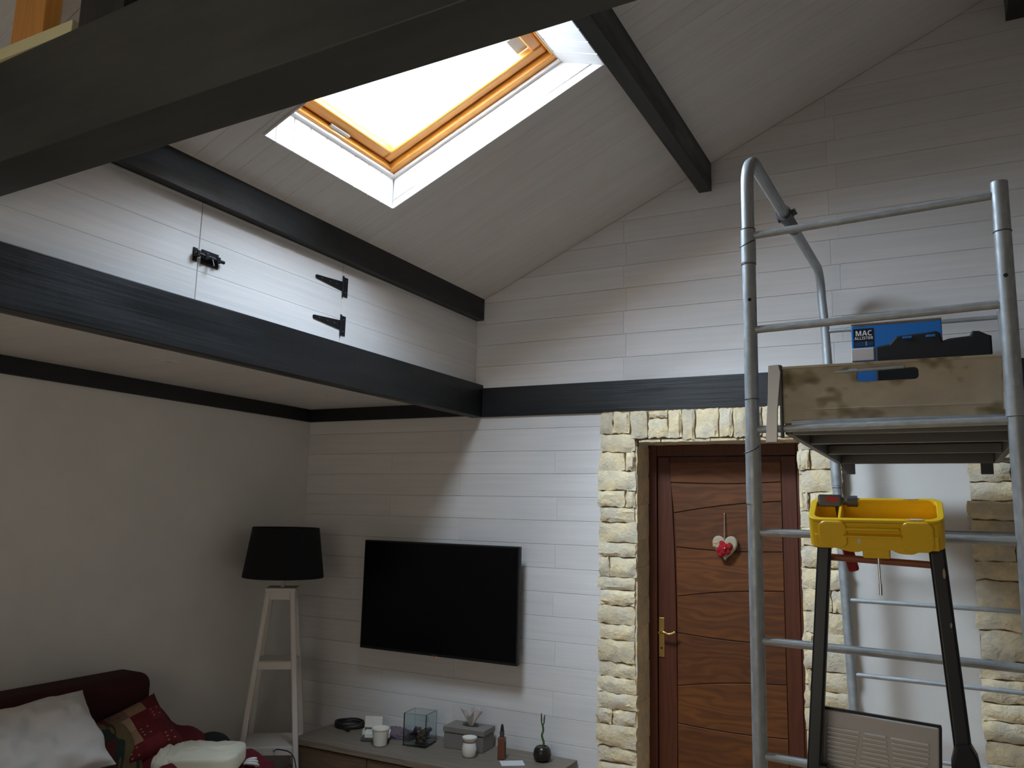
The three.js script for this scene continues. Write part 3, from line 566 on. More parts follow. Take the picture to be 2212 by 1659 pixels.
{
  const t = thing('plant_pot', 'lucky bamboo shoot in a dark glossy stone pot on the stand', 'plant', [1.958, ST, 0.135]);
  mesh('pot', new THREE.LatheGeometry([[0.001, 0], [0.032, 0], [0.046, 0.014], [0.052, 0.038], [0.046, 0.064], [0.034, 0.078], [0.028, 0.078], [0.026, 0.070], [0.001, 0.068]].map((p) => new THREE.Vector2(...p)), 32), std({ color: lin(0.022, 0.022, 0.024), roughness: 0.28, map: stoneMap }), t);
  mesh('soil', new THREE.CylinderGeometry(0.027, 0.027, 0.006, 20).translate(0, 0.072, 0), std({ color: lin(0.07, 0.05, 0.03), roughness: 1 }), t);
  const green = std({ color: lin(0.05, 0.10, 0.028), roughness: 0.5 });
  mesh('stem', tube([V(0.004, 0.07, 0), V(0.008, 0.10, 0), V(-0.002, 0.135, 0.004), V(0.004, 0.165, 0), V(-0.002, 0.20, 0)], 0.006, 24, 8), green, t);
  const lf = (dx, h) => { const g = new THREE.SphereGeometry(1, 10, 8); g.scale(0.005, h, 0.0022); return g.rotateZ(-dx * 6).translate(dx, 0.20 + h * 0.75, 0); };
  mesh('leaf', lf(-0.008, 0.032), green, t); mesh('leaf', lf(0.009, 0.028), green, t);
}
{
  const c = tag(mesh('paper_card', rbox(-0.065, 0.065, 0, 0.002, -0.045, 0.045, 0.0008), std({ color: lin(0.72, 0.72, 0.74), roughness: 0.7 })), 'white paper card lying flat on the stand beside the bottle', 'card');
  c.position.set(1.835, ST, 0.262); c.rotation.y = 0.62;
}

// ------------------------------------------------------------------ floor lamp
{
  const t = thing('floor_lamp', 'white wooden tripod-style floor lamp with shelves and black drum shade', 'lamp', [0.31, 0, 0.51], 0.62);
  const topH = 1.225, a0 = 0.185, a1 = 0.072;   // half width at floor and at top
  const hw = (y) => a0 + (a1 - a0) * y / topH;
  for (const [sx, sz] of [[1, 1], [1, -1], [-1, 1], [-1, -1]]) mesh('leg', bar(V(sx * a0, 0, sz * a0), V(sx * a1, topH, sz * a1), 0.034, 0.034), whiteLacquer, t);
  mesh('top', rbox(-a1 - 0.02, a1 + 0.02, topH - 0.012, topH + 0.012, -a1 - 0.02, a1 + 0.02, 0.004), whiteLacquer, t);
  for (const y of [0.30, 0.78]) {
    const w = hw(y); const sh = mesh('shelf', rbox(-w + 0.004, w - 0.004, y + 0.012, y + 0.026, -w + 0.004, w - 0.004, 0.003), whiteLacquer, t);
    mesh('shelf_rail', [rbox(-w, w, y - 0.022, y + 0.022, w - 0.012, w + 0.008, 0.003), rbox(-w, w, y - 0.022, y + 0.022, -w - 0.008, -w + 0.012, 0.003), rbox(w - 0.012, w + 0.008, y - 0.022, y + 0.022, -w, w, 0.003), rbox(-w - 0.008, -w + 0.012, y - 0.022, y + 0.022, -w, w, 0.003)], whiteLacquer, sh);
  }
  const w = hw(1.18); mesh('top_rail', [rbox(-w, w, 1.165, 1.215, w - 0.012, w + 0.006, 0.003), rbox(w - 0.012, w + 0.006, 1.165, 1.215, -w, w, 0.003), rbox(-w, w, 1.165, 1.215, -w - 0.006, -w + 0.012, 0.003), rbox(-w - 0.006, -w + 0.012, 1.165, 1.215, -w, w, 0.003)], whiteLacquer, t);
  mesh('stem', [rod(V(0, topH + 0.01, 0), V(0, 1.42, 0), 0.012), rod(V(0, 1.36, 0), V(0, 1.42, 0), 0.02)], whiteLacquer, t);
  const sh = mesh('shade', new THREE.LatheGeometry([[0.246, 1.297], [0.248, 1.296], [0.250, 1.299], [0.207, 1.603], [0.205, 1.605], [0.203, 1.602]].map((p) => new THREE.Vector2(...p)).concat([new THREE.Vector2(0.246, 1.297)]), 56), cloth(0.006, 0.006, 0.008), t);
  mesh('shade_ring', [new THREE.TorusGeometry(0.03, 0.003, 6, 20).rotateX(Math.PI / 2).translate(0, 1.42, 0), rod(V(0.03, 1.42, 0), V(0.228, 1.42, 0), 0.002), rod(V(-0.015, 1.42, 0.026), V(-0.114, 1.42, 0.197), 0.002), rod(V(-0.015, 1.42, -0.026), V(-0.114, 1.42, -0.197), 0.002)], steelDark, sh);
  mesh('bulb', new THREE.SphereGeometry(0.03, 16, 12).translate(0, 1.45, 0), ceramic, t);
  mesh('cord', tube([V(0.03, 0.30, 0.16), V(0.07, 0.33, 0.23), V(0.16, 0.30, 0.27), V(0.20, 0.12, 0.30), V(0.22, 0.006, 0.3), V(0.36, 0.006, 0.2)], 0.0035, 50, 6), rubber, t);
}

// ------------------------------------------------------------------ sofa and soft things
function pillowGeo(w, h, t, wr = 0.006, sd = 1, n = 28, pw = 0.55) {
  const side = (s) => {
    const g = new THREE.PlaneGeometry(2, 2, n, n), p = g.attributes.position;
    for (let i = 0; i < p.count; i++) {
      const u = p.getX(i), v = p.getY(i), f = Math.pow(Math.max(0, (1 - u ** 4) * (1 - v ** 4)), pw);
      const r = wr * (vnoise(u * 3 + 20, v * 3 + 20, 99, 99, sd) + 0.7 * vnoise(u * 7 + 20, v * 5 + 20, 99, 99, sd + 3) - 0.85) * Math.min(1, f * 2);
      p.setXYZ(i, w / 2 * u * (1 - 0.07 * (1 - v * v)), h / 2 * v * (1 - 0.07 * (1 - u * u)), s * (t / 2 * f + 0.004 + r));
    }
    if (s < 0) { const ix = g.index.array; for (let i = 0; i < ix.length; i += 3) { const q = ix[i]; ix[i] = ix[i + 1]; ix[i + 1] = q; } }
    g.computeVertexNormals(); return flat(g);
  };
  return merge([side(1), side(-1)]);
}
function superBlock(a, b, c, e, wr, sd) {   // soft rounded block, creased by noise
  const g = new THREE.SphereGeometry(1, 56, 36), p = g.attributes.position, q = (v) => Math.sign(v) * Math.pow(Math.abs(v), e);
  for (let i = 0; i < p.count; i++) {
    const x = p.getX(i), y = p.getY(i), z = p.getZ(i), l = Math.hypot(x, z) || 1e-6;
    const X = q(x / l) * q(l), Y = q(y), Z = q(z / l) * q(l), n = vnoise(X * 4 + 30, Z * 4 + Y + 30, 99, 99, sd) + 0.5 * vnoise(X * 9 + 30, Z * 8 + Y * 2 + 30, 99, 99, sd + 2) - 0.75;
    p.setXYZ(i, a * X, b * Y + wr * n * (Y > 0 ? 1.6 : 0.2), c * Z + wr * 0.7 * n);
  }
  g.computeVertexNormals(); return g;
}
{
  const s = thing('sofa', 'dark maroon fabric sofa against the plain plaster wall', 'sofa', [0.03, 0, 1.16]);
  mesh('base', rbox(0.02, 0.92, 0.06, 0.30, 0.02, 2.30, 0.02, 3), maroon, s);
  mesh('backrest', rbox(0.02, 0.27, 0.25, 0.862, 0.24, 2.30, 0.065, 5), maroon, s);
  for (const z of [0.27, 1.285]) mesh('seat_cushion', rbox(0.22, 0.94, 0.29, 0.43, z, z + 1.005, 0.05, 4), maroon, s);
  mesh('armrest', rbox(0.02, 0.90, 0.06, 0.41, 0.0, 0.26, 0.05, 4), maroon, s);
  mesh('armrest', rbox(0.02, 0.90, 0.06, 0.56, 2.30, 2.54, 0.05, 4), maroon, s);
  for (const [x, z] of [[0.08, 0.08], [0.84, 0.08], [0.08, 2.46], [0.84, 2.46]]) mesh('foot', rod(V(x, 0, z), V(x, 0.07, z), 0.02, 0.026), ladderBlack, s);
}
{
  const t = thing('white_pillow', 'large rumpled white pillow leaning on the maroon sofa back', 'pillow', [0.485, 0.695, 2.195]);
  const m = mesh('pillow', pillowGeo(0.68, 0.40, 0.19, 0.034, 5, 44), whiteCloth, t);
  m.rotation.set(-0.76, Math.PI / 2 - 0.05, 0.0, 'YXZ'); m.rotateZ(0.05);
}
{ // patchwork cushion: flat print
  const c = document.createElement('canvas'); c.width = c.height = 256; const x = c.getContext('2d');
  const cols = ['#7c1420', '#b8987a', '#6e1018', '#c9b48f', '#8c2630', '#9a7a6c', '#741420', '#b99a63', '#7e1a24'];
  for (let j = 0; j < 4; j++) for (let i = 0; i < 4; i++) { x.fillStyle = cols[(i * 5 + j * 7) % 9]; x.fillRect(i * 64, j * 64, 64, 64); x.fillStyle = (i + j) % 2 ? '#8b2a32' : '#caa98a'; for (let k = 0; k < 5; k++) x.fillRect(i * 64 + 8 + (k * 23) % 46, j * 64 + 8 + (k * 31) % 46, 7, 5); }
  const tx = new THREE.CanvasTexture(c); tx.colorSpace = THREE.SRGBColorSpace;
  const t = thing('patchwork_cushion', 'red and cream patchwork cushion beside the white pillow', 'cushion', [0.41, 0.60, 1.60]);
  const m = mesh('cushion', pillowGeo(0.40, 0.30, 0.12, 0.006, 9, 20), std({ map: tx, color: lin(0.55, 0.5, 0.48), roughness: 0.95 }), t);
  m.rotation.set(-0.72, Math.PI / 2 - 0.35, 0, 'YXZ'); m.rotateZ(0.36);
}
function mound(nx, nz, x0, x1, z0, z1, fy, base) {   // cloth heap: height field closed down to what it lies on
  const g = new THREE.PlaneGeometry(1, 1, nx, nz), p = g.attributes.position;
  for (let i = 0; i < p.count; i++) { const u = p.getX(i) + 0.5, v = 0.5 - p.getY(i), e = Math.min(u, 1 - u, v, 1 - v); const x = x0 + (x1 - x0) * u, z = z0 + (z1 - z0) * v; p.setXYZ(i, x, e < 1e-6 ? base(x, z) : Math.max(base(x, z) + 0.004, fy(x, z, u, v)), z); }
  g.computeVertexNormals(); return g;
}
const armTop = (x, z) => z < 1.43 ? 0.562 : 0.455;
{
  const n2 = (x, z, k, s) => vnoise(x * k + 30, z * k + 30, 199, 199, s);
  const r = thing('red_throw', 'crumpled red throw heaped over the sofa arm', 'blanket');
  mesh('throw', mound(52, 52, 0.12, 0.86, 1.06, 1.74, (x, z, u, v) => {
    const e = Math.min(1, Math.min(u, 1 - u, v, 1 - v) * 7);
    return 0.412 + e * (0.03 + 0.23 * Math.exp(-(((x - 0.31) / 0.19) ** 2 + ((z - 1.42) / 0.19) ** 2)) + 0.06 * (n2(x, z, 9, 3) - 0.4) + 0.04 * Math.abs(Math.sin(x * 19 + 9 * n2(x, z, 4, 8) + z * 14)));
  }, (x, z) => (z < 1.16 ? 0.36 : z < 1.43 ? 0.412 : 0.432)), redCloth, r);
  const g = thing('patterned_scarf', 'muted gold and green patterned scarf heaped before the sofa back', 'scarf');
  mesh('scarf', mound(26, 26, 0.30, 0.52, 1.60, 1.92, (x, z, u, v) => 0.455 + 0.25 * Math.sqrt(Math.max(0, 1 - (2 * u - 1) ** 2)) * Math.sqrt(Math.max(0, 1 - (2 * v - 1) ** 2)) + 0.05 * (n2(x, z, 12, 5) - 0.5), () => 0.432), std({ color: lin(0.6, 0.6, 0.6), roughness: 0.95, map: tex(128, 128, 1.0, (u, v) => { const k = fbm(u, v, 4, 4, 201, 3), q = fbm(u, v, 7, 7, 207, 2); return k > 0.52 ? [0.50, 0.42, 0.27] : q > 0.5 ? [0.18, 0.24, 0.19] : [0.40, 0.14, 0.12]; }) }), g);
  const t = thing('folded_towel', 'thick cream folded towel lying over the red throw', 'towel', [0.70, 0.492, 1.405], 0.56);
  const tw = superBlock(0.185, 0.052, 0.16, 0.42, 0.012, 33); mesh('towel', tw, creamCloth, t);
  const fl = superBlock(0.055, 0.058, 0.165, 0.6, 0.012, 47); fl.translate(-0.165, -0.004, 0.01); mesh('rolled_edge', fl, creamCloth, t);
  const w = thing('white_cord_loop', 'small looped white cord bundle beside the folded towel', 'cord', [0.84, 0.418, 1.225]);
  for (let k = 0; k < 3; k++) mesh('loop', new THREE.TorusGeometry(0.034 - 0.006 * k, 0.0075, 8, 28).rotateX(Math.PI / 2 - 0.5).rotateY(0.5 + 0.3 * k).translate(0, 0.02 + 0.012 * k, 0), whiteCloth, w);
  const bg = tag(mesh('dark_bag', new THREE.SphereGeometry(1, 24, 16).scale(0.10, 0.06, 0.08), cloth(0.012, 0.012, 0.014)), 'small black bag slumped behind the folded towel', 'bag'); bg.position.set(0.50, 0.475, 1.165);
}

// ------------------------------------------------------------------ added fill window, unseen behind the viewer, its curtain made to glow
{
  const w = new THREE.Group(); w.name = 'added_window_2'; scene.add(w); struct(w, 'added unseen window with a glowing curtain as fill in the front wall');
  const x0 = 1.7, x1 = 3.4, y0 = 1.15, y1 = 2.35, z = ZF;
  mesh('window_frame', [rbox(x0 - 0.06, x1 + 0.06, y1, y1 + 0.06, z - 0.03, z, 0.004), rbox(x0 - 0.06, x1 + 0.06, y0 - 0.06, y0, z - 0.03, z, 0.004), rbox(x0 - 0.06, x0, y0, y1, z - 0.03, z, 0.004), rbox(x1, x1 + 0.06, y0, y1, z - 0.03, z, 0.004), rbox((x0 + x1) / 2 - 0.03, (x0 + x1) / 2 + 0.03, y0, y1, z - 0.03, z, 0.004)], whiteLacquer, w);
  const g = new THREE.PlaneGeometry(x1 - x0, y1 - y0, 90, 1), p = g.attributes.position;
  for (let i = 0; i < p.count; i++) p.setZ(i, 0.008 * Math.sin(p.getX(i) * 40));
  g.computeVertexNormals(); g.rotateY(Math.PI).translate((x0 + x1) / 2, (y0 + y1) / 2, z - 0.045);
  mesh('fill_curtain', g, std({ color: lin(0.8, 0.78, 0.74), roughness: 0.9, emissive: lin(1.0, 0.95, 0.86), emissiveIntensity: 0.6, side: THREE.DoubleSide }), w);
  const l = new THREE.RectAreaLight(new THREE.Color(1.0, 0.91, 0.75), 1.35, x1 - x0, y1 - y0);
  l.position.set((x0 + x1) / 2, (y0 + y1) / 2, z - 0.07); l.lookAt((x0 + x1) / 2, (y0 + y1) / 2, 0); w.add(l);
}

// ------------------------------------------------------------------ scaffold tower
{
  const S = thing('scaffold_tower', 'galvanised steel scaffold tower with platform in front of the oak door', 'scaffold');
  const R = 0.0225;
  const p1 = (y) => V(3.474, y, 1.79), p3 = (y) => V(4.205, y, 1.87), p2 = (y) => V(3.631 - 0.0357 * y, y, 0.20), p4 = (y) => V(4.385 - 0.0285 * y, y, 0.22);
  const post = (f, y1) => mesh('post', metres(rod(f(0), f(y1), R, R, 20), 'y'), galv, S);
  post(p1, 2.62); post(p3, 2.715); post(p2, 2.60); post(p4, 2.705);
  // guard hoop joining two posts over the platform
  const top = 2.985, bend = [];
  const a = p1(top), b = p2(top), dir = b.clone().sub(a).normalize();
  const r = 0.13; bend.push(p1(2.60), p1(2.75), p1(top - r));
  for (let k = 1; k <= 6; k++) { const t = k / 6 * Math.PI / 2; bend.push(a.clone().addScaledVector(dir, r * (1 - Math.cos(t))).setY(top - r + r * Math.sin(t))); }
  bend.push(a.clone().lerp(b, 0.4), a.clone().lerp(b, 0.6));
  for (let k = 0; k <= 6; k++) { const t = k / 6 * Math.PI / 2; bend.push(b.clone().addScaledVector(dir, -r * (1 - Math.sin(t))).setY(top - r + r * Math.cos(t))); }
  bend.push(p2(2.7), p2(2.58));
  const hoop = mesh('guard_hoop', tube(bend, 0.0215, 120, 16, false, 0.3), galv, S);
  const mid = a.clone().lerp(b, 0.42);
  mesh('coupler', [rod(mid.clone().addScaledVector(dir, -0.03), mid.clone().addScaledVector(dir, 0.03), 0.032), rod(mid.clone().addScaledVector(dir, 0.03), mid.clone().addScaledVector(dir, 0.20), 0.026), rod(mid.clone().add(V(-0.03, -0.02, 0)), mid.clone().add(V(0.045, 0.01, 0)), 0.014)], steelDark, hoop);
  const hs = [2.679, 2.353, 2.02, 1.69, 1.356, 1.015, 0.68, 0.35];
  for (const y of hs) { mesh('rung', metres(rod(p1(y), p3(y), 0.0125), 'x'), galv, S); if (y !== 2.353) mesh('rung', metres(rod(p2(y), p4(y), 0.0105), 'x'), galv, S); }
  // sleeves at the joints of the posts, welds, holes and wire clips
  const sleeve = (f, y0, y1) => mesh('sleeve', metres(rod(f(y0), f(y1), R + 0.0022, R + 0.0022, 20), 'y'), galv, S);
  sleeve(p1, 2.585, 2.70); sleeve(p1, 1.78, 2.00); sleeve(p3, 2.03, 2.10); sleeve(p2, 1.90, 2.03); sleeve(p2, 2.36, 2.45);
  const ring = (f, y) => mesh('joint_ring', new THREE.TorusGeometry(R + 0.0005, 0.0016, 6, 28).rotateX(Math.PI / 2).translate(f(y).x, y, f(y).z), steelDark, S);
  [[p1, 2.703], [p1, 2.58], [p1, 2.12], [p3, 2.565], [p3, 2.03], [p2, 1.89], [p2, 2.345], [p4, 2.49]].forEach(([f, y]) => ring(f, y));
  const clipAt = (f, y, s = 1) => { const c = f(y); mesh('wire_clip', new THREE.TorusGeometry(0.029, 0.0022, 6, 30, 4.6).rotateX(Math.PI / 2 - 0.5).rotateY(2.2).translate(c.x - 0.006, y, c.z + 0.006), steelDark, S); };
  clipAt(p1, 2.65); clipAt(p1, 1.955); clipAt(p2, 2.43); clipAt(p2, 1.80);
  const hole = (f, y) => { const c = f(y), d = EYE.clone().sub(c).setY(0).normalize(); mesh('pin_hole', rod(c.clone().addScaledVector(d, 0.012), c.clone().addScaledVector(d, R + 0.0006), 0.006), rubber, S); };
  hole(p1, 2.453); hole(p3, 2.43);
  // platform: deck, frame, cross bars
  const Y0 = 2.004;
  mesh('deck', metres(box(3.59, 4.235, Y0 + 0.045, Y0 + 0.058, 0.235, 1.755), 'z'), plywood, S);
  const frameSteel = std({ color: lin(0.20, 0.185, 0.165), roughness: 0.5, metalness: 0.4 });
  mesh('deck_frame', [rbox(3.572, 3.592, Y0, Y0 + 0.065, 0.225, 1.765, 0.003), rbox(4.233, 4.255, Y0, Y0 + 0.065, 0.225, 1.80, 0.003), rbox(3.592, 4.233, Y0, Y0 + 0.045, 0.225, 0.25, 0.003), rbox(3.592, 4.233, Y0, Y0 + 0.045, 1.735, 1.76, 0.003)], frameSteel, S);
  for (const z of [0.78, 1.30]) mesh('cross_bar', rbox(3.592, 4.233, Y0 + 0.006, Y0 + 0.044, z, z + 0.035, 0.003), frameSteel, S);
  for (const x of [3.60, 4.18]) mesh('deck_hook', rbox(x, x + 0.05, 1.955, 2.01, 0.205, 0.235, 0.003), steelDark, S);
  // toe board with hand hole
  const hx0 = 3.797, hx1 = 3.968, hy0 = 2.160, hy1 = 2.197;
  const hp = new THREE.Path(); const hr = 0.012; hp.moveTo(hx0 + hr, hy0); hp.lineTo(hx1 - hr, hy0); hp.absarc(hx1 - hr, hy0 + hr, hr, -Math.PI / 2, 0); hp.lineTo(hx1, hy1 - hr); hp.absarc(hx1 - hr, hy1 - hr, hr, 0, Math.PI / 2); hp.lineTo(hx0 + hr, hy1); hp.absarc(hx0 + hr, hy1 - hr, hr, Math.PI / 2, Math.PI); hp.lineTo(hx0, hy0 + hr); hp.absarc(hx0 + hr, hy0 + hr, hr, Math.PI, Math.PI * 1.5);
  const toe = mesh('toe_board', metres(merge([ext([[3.572, 2.036], [4.186, 2.036], [4.186, 2.218], [3.572, 2.218]], 0.012, [hp], 0.001).translate(0, 0, 1.792), rbox(3.572, 4.186, 2.211, 2.220, 1.786, 1.812, 0.002), rbox(3.63, 4.186, 2.075, 2.082, 1.800, 1.8085, 0.003)])), toePaint, S);
  mesh('toe_rail', metres(rod(V(3.60, 2.034, 1.806), V(4.186, 2.034, 1.806), 0.012)), galv, toe);
  mesh('latch_rod', [rod(V(3.735, 2.193, 1.806), V(3.93, 2.199, 1.807), 0.0055), rod(V(3.775, 2.195, 1.809), V(3.80, 2.195, 1.809), 0.006)], galv, toe);
  mesh('end_strap', [ext([[3.520, 1.975], [3.556, 1.975], [3.560, 2.08], [3.572, 2.20], [3.566, 2.226], [3.534, 2.224], [3.530, 2.12]], 0.006, [], 0.0015).translate(0, 0, 1.815)], alloy, S);
  mesh('end_strap', [ext([[4.190, 1.975], [4.232, 1.975], [4.235, 2.05], [4.222, 2.055], [4.226, 2.225], [4.188, 2.228], [4.180, 2.06], [4.190, 2.05]], 0.006, [], 0.0015).translate(0, 0, 1.812), new THREE.SphereGeometry(0.006, 10, 8).translate(4.208, 2.11, 1.82)], alloy, S);
  mesh('strap_edge', [rbox(3.566, 3.574, 1.99, 2.225, 1.79, 1.818, 0.002)], steelDark, S);
}
// carton and tool case on the platform
{
  const t = thing('tool_carton', 'bright blue power-tool carton with black brand label on the platform', 'box', [3.757, 2.063, 1.30]);
  const blue = std({ color: lin(0.02, 0.20, 0.62), roughness: 0.4 }), card = std({ color: lin(0.45, 0.36, 0.30), roughness: 0.8 });
  mesh('carton', rbox(0, 0.285, 0, 0.352, 0, 0.145, 0.003), blue, t);
  mesh('flap', [rbox(0.002, 0.283, 0.352, 0.357, 0.002, 0.143, 0.001), rbox(0.0, 0.285, 0.357, 0.362, 0.03, 0.147, 0.001)], card, t);
  mesh('base_sleeve', rbox(-0.002, 0.072, 0.226, 0.272, 0.08, 0.1480, 0.003), std({ color: lin(0.66, 0.58, 0.55), roughness: 0.7 }), t);
  const c = document.createElement('canvas'); c.width = 256; c.height = 256; const x = c.getContext('2d');
  x.fillStyle = '#07090f'; x.fillRect(0, 0, 256, 256); x.fillStyle = '#ffffff';
  x.font = 'bold 100px sans-serif'; x.textAlign = 'center'; x.save(); x.translate(128, 100); x.scale(0.98, 1); x.fillText('MAC', 0, 0, 240); x.restore();
  x.font = 'bold 54px sans-serif'; x.fillText('ALLISTER', 128, 152, 236);
  x.fillStyle = '#1c3f6a'; x.fillRect(12, 182, 232, 62); x.fillStyle = '#8fa6b8'; x.fillRect(150, 180, 14, 62);
  const tx = new THREE.CanvasTexture(c); tx.colorSpace = THREE.SRGBColorSpace;
  const lg = new THREE.PlaneGeometry(0.066, 0.066).translate(0.040, 0.309, 0.1456);
  mesh('brand_label', lg, std({ map: tx, roughness: 0.4 }), t);
}
{
  const t = thing('tool_case', 'black moulded tool case leaning beside the blue carton', 'tool case', [0, 2.063, 1.50]);
  const pts = [[3.838, 2.063], [4.176, 2.063], [4.176, 2.318], [4.166, 2.322], [4.142, 2.336], [4.124, 2.337], [4.116, 2.322], [4.06, 2.318], [4.040, 2.312], [4.034, 2.338], [4.022, 2.346], [3.99, 2.342], [3.92, 2.338], [3.905, 2.336], [3.884, 2.312], [3.842, 2.306]].map(([x, y]) => [x, y - 2.063]);
  mesh('case', ext(pts, 0.10, [], 0.006), std({ color: lin(0.010, 0.012, 0.018), roughness: 0.5 }), t);
  for (const x of [3.925, 3.993]) mesh('catch', rbox(x, x + 0.028, 0.262, 0.270, 0.105, 0.110, 0.002), std({ color: lin(0.03, 0.2, 0.6), roughness: 0.4 }), t);
}

// ------------------------------------------------------------------ folded step ladder with yellow tray
{
  const S = thing('step_ladder', 'folded black step ladder with yellow tool tray leaning on the scaffold', 'ladder');
  const zr = (y) => 2.045 + (1.70 - y) * 0.10;
  const L = (y) => V(3.714 - (1.68 - y) * 0.066, y, zr(y)), Rr = (y) => V(3.990 + (1.68 - y) * 0.068, y, zr(y));
  mesh('front_rail', bar(L(0), L(1.70), 0.036, 0.024), ladderBlack, S); mesh('front_rail', bar(Rr(0), Rr(1.70), 0.040, 0.026), ladderBlack, S);
  const back = (f, dx) => (y) => f(y).add(V(dx, 0, -0.045));
  mesh('rear_leg', bar(back(L, 0.004)(0), back(L, 0.002)(1.67), 0.024, 0.02), ladderBlack, S); mesh('rear_leg', bar(back(Rr, -0.003)(0), back(Rr, -0.003)(1.67), 0.024, 0.02), ladderBlack, S);
  mesh('cross_bar', metres(rod(L(1.632).add(V(0.01, 0, -0.035)), Rr(1.622).add(V(-0.01, 0, -0.035)), 0.0095)), copperPaint, S);
  // folded ribbed platform hanging between the rails
  const P = mesh('platform', [rbox(3.694, 3.985, 0.80, 1.215, 2.036, 2.050, 0.004)].map((g) => metres(g)), std({ color: lin(0.60, 0.57, 0.55), roughness: 0.5, metalness: 0.1 }), S);
  const ribs = []; for (let k = 0; k < 30; k++) { const y = 1.168 - k * 0.0115; for (const [a, b] of [[3.716, 3.798 - k * 0.0016], [3.808 - k * 0.0016, 3.862 + k * 0.0012], [3.872 + k * 0.0012, 3.962]]) ribs.push(rbox(a, b, y, y + 0.0055, 2.047, 2.0545, 0.002, 1)); }
  mesh('tread_rib', ribs, std({ color: lin(0.78, 0.76, 0.74), roughness: 0.4, metalness: 0.1 }), P);
  mesh('edge_strip', [rbox(3.692, 3.99, 1.213, 1.221, 2.030, 2.044, 0.002), rbox(3.984, 3.991, 0.80, 1.217, 2.030, 2.048, 0.002)], ladderBlack, P);
  P.rotation.z = -0.045; P.position.set(-0.062, 0.180, 0);
  for (const y of [0.30, 0.62]) mesh('step', rbox(L(y).x, Rr(y).x, y - 0.03, y + 0.03, zr(y) - 0.02, zr(y) + 0.012, 0.006), alloy, S);
  mesh('hinge_cover', [ext([[-0.018, -0.22], [0.040, -0.22], [0.046, -0.10], [0.036, -0.03], [0.020, 0.0], [-0.012, -0.005], [-0.024, -0.05]], 0.05, [], 0.006).translate(4.020, 1.20, zr(1.2) - 0.026)], ladderBlack, S);
  mesh('hinge_cover', [rbox(3.678, 3.712, 1.04, 1.10, zr(1.1) - 0.03, zr(1.1) + 0.012, 0.006)], ladderBlack, S);
  mesh('paint_scuff', [new THREE.SphereGeometry(0.006, 8, 6).scale(0.6, 3, 0.25).translate(4.005, 1.60, zr(1.6) + 0.0128), new THREE.SphereGeometry(0.004, 8, 6).scale(0.7, 2, 0.3).translate(4.014, 1.475, zr(1.475) + 0.0128)], std({ color: lin(0.42, 0.33, 0.26), roughness: 0.8 }), S);
  for (const f of [L, Rr]) mesh('foot', rbox(f(0).x - 0.026, f(0).x + 0.026, 0, 0.05, zr(0) - 0.02, zr(0) + 0.02, 0.008), rubber, S);
  // tray, tilted forward
  const T = new THREE.Group(); T.name = 'tool_tray'; S.add(T);
  T.position.set(3.846, 1.686, 2.04); T.rotation.set(0.44, 0.02, -0.004);
  const rr2 = (x0, x1, y0, y1, r) => { const s = new THREE.Shape(); s.moveTo(x0 + r, y0); s.lineTo(x1 - r, y0); s.absarc(x1 - r, y0 + r, r, -Math.PI / 2, 0); s.lineTo(x1, y1 - r); s.absarc(x1 - r, y1 - r, r, 0, Math.PI / 2); s.lineTo(x0 + r, y1); s.absarc(x0 + r, y1 - r, r, Math.PI / 2, Math.PI); s.lineTo(x0, y0 + r); s.absarc(x0 + r, y0 + r, r, Math.PI, 1.5 * Math.PI); return s; };
  const up = (g) => g.rotateX(-Math.PI / 2);   // plan drawings: x right, y away from the viewer
  const wall = rr2(-0.166, 0.166, -0.06, 0.085, 0.032); wall.holes.push(rr2(-0.156, 0.156, -0.050, 0.076, 0.024));
  const rim = rr2(-0.166, 0.166, -0.06, 0.085, 0.032); rim.holes.push(rr2(-0.150, 0.150, -0.046, 0.072, 0.022));
  mesh('tray_wall', [up(ext(wall, 0.078, [], 0.0)), up(ext(rim, 0.007, [], 0.002)).translate(0, 0.075, 0)], yellow, T);
  mesh('tray_floor', [up(ext(rr2(-0.158, 0.158, -0.052, 0.078, 0.026), 0.006, [], 0)).translate(0, 0.018, 0)], yellow, T);
  mesh('divider', [rbox(-0.092, -0.084, 0.02, 0.074, -0.072, 0.048, 0.002)], yellow, T);
  // deep front lip with wavy lower edge
  const lip = new THREE.Shape(); lip.moveTo(-0.150, 0.012); lip.bezierCurveTo(-0.10, 0.008, -0.09, -0.010, -0.052, -0.010); lip.bezierCurveTo(-0.03, -0.010, -0.03, 0.0, -0.02, 0.0); lip.lineTo(0.04, -0.002); lip.bezierCurveTo(0.05, -0.012, 0.07, -0.014, 0.09, -0.012); lip.bezierCurveTo(0.11, 0.0, 0.12, 0.0, 0.150, 0.0); lip.lineTo(0.150, 0.04); lip.lineTo(-0.150, 0.04);
  mesh('front_lip', [ext(lip, 0.008, [], 0.0015).translate(0, 0, 0.052)], yellow, T);
  mesh('side_pad', [ext(rr2(-0.140, -0.068, 0.002, 0.0815, 0.02), 0.006, [], 0.005).translate(0, 0, 0.0565), ext(rr2(0.062, 0.140, -0.004, 0.0815, 0.02), 0.006, [], 0.005).translate(0, 0, 0.0565)], yellow, T);
  mesh('ledge', [rbox(-0.070, 0.060, 0.058, 0.064, 0.058, 0.072, 0.002), rbox(-0.078, 0.064, 0.040, 0.046, 0.058, 0.078, 0.002)], yellow, T);
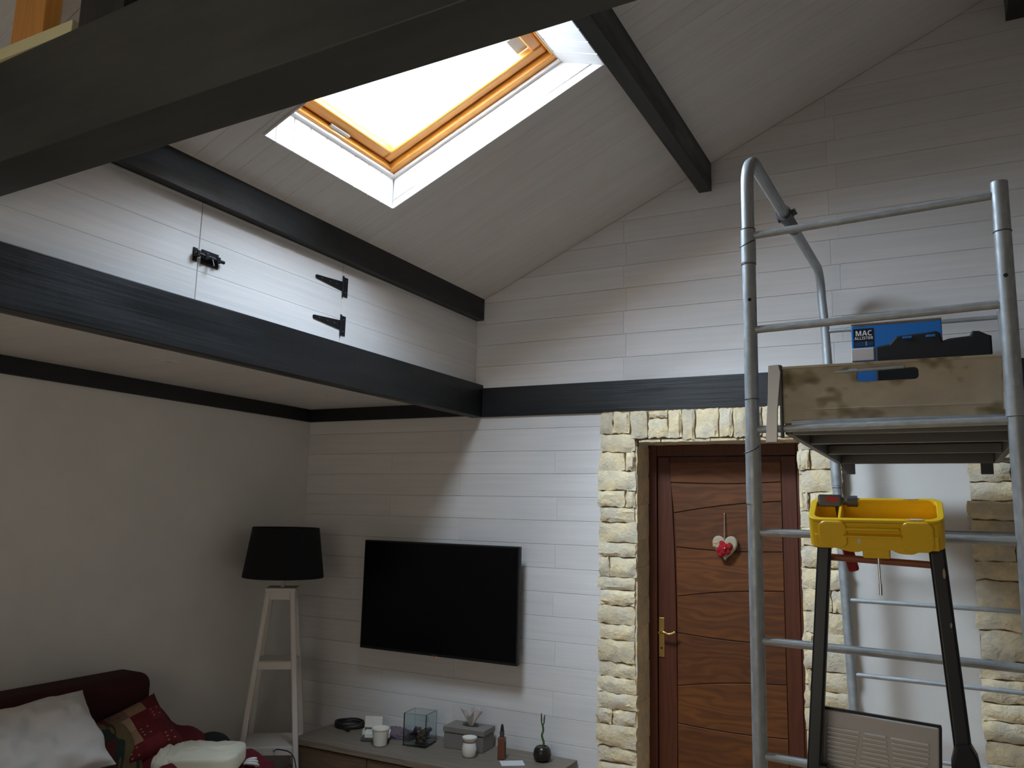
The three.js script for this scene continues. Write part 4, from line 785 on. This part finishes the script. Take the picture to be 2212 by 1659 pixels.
  mesh('centre_tab', [rbox(-0.034, 0.034, -0.030, 0.02, 0.030, 0.058, 0.005)], yellow, T);
  const smear = std({ color: lin(0.72, 0.69, 0.62), roughness: 0.7 });
  for (const [sx, sy, sz, px, py, pz] of [[0.022, 0.0012, 0.004, 0.100, 0.0852, 0.054], [0.020, 0.0012, 0.004, 0.088, 0.0852, -0.078], [0.004, 0.010, 0.001, -0.040, 0.022, 0.0615]]) mesh('paint_smear', new THREE.SphereGeometry(1, 12, 8).scale(sx, sy, sz).translate(px, py, pz), smear, T);
}
{ // hammer hung through the tray
  const h = thing('hammer', 'hammer lying on the yellow tray with its red handle hanging below', 'hammer', [3.735, 1.772, 2.005], 0.12);
  const steel = std({ color: lin(0.16, 0.16, 0.17), roughness: 0.4, metalness: 0.6 });
  const head = mesh('head', [rbox(-0.040, 0.022, 0, 0.034, -0.018, 0.022, 0.005), rod(V(0.02, 0.016, 0), V(0.036, 0.016, 0), 0.011), rod(V(0.036, 0.016, 0), V(0.064, 0.016, 0), 0.016)], steel, h);
  mesh('red_mark', rbox(-0.018, 0.012, 0.014, 0.027, 0.0216, 0.0228, 0.0005), std({ color: lin(0.55, 0.03, 0.03), roughness: 0.5 }), head);
  mesh('shaft', rod(V(0.012, 0.004, -0.004), V(0.032, -0.12, -0.052), 0.008), steelDark, h);
  mesh('grip', [bar(V(0.032, -0.105, -0.048), V(0.050, -0.180, -0.058), 0.030, 0.026)], std({ color: lin(0.32, 0.008, 0.010), roughness: 0.4 }), h);
}
{
  const t = thing('screwdriver', 'long thin steel screwdriver shaft hanging down through the yellow tray', 'screwdriver', [3.850, 1.665, 2.075]);
  mesh('shaft', [rod(V(0, 0.01, 0), V(0.003, -0.105, 0), 0.003), rod(V(0.003, -0.095, 0), V(0.003, -0.125, 0), 0.0042)], chrome, t);
  mesh('handle', rod(V(0, 0.01, 0), V(0, 0.075, -0.012), 0.011), std({ color: lin(0.3, 0.02, 0.02), roughness: 0.4 }), t);
}

renderer.render(scene, camera);
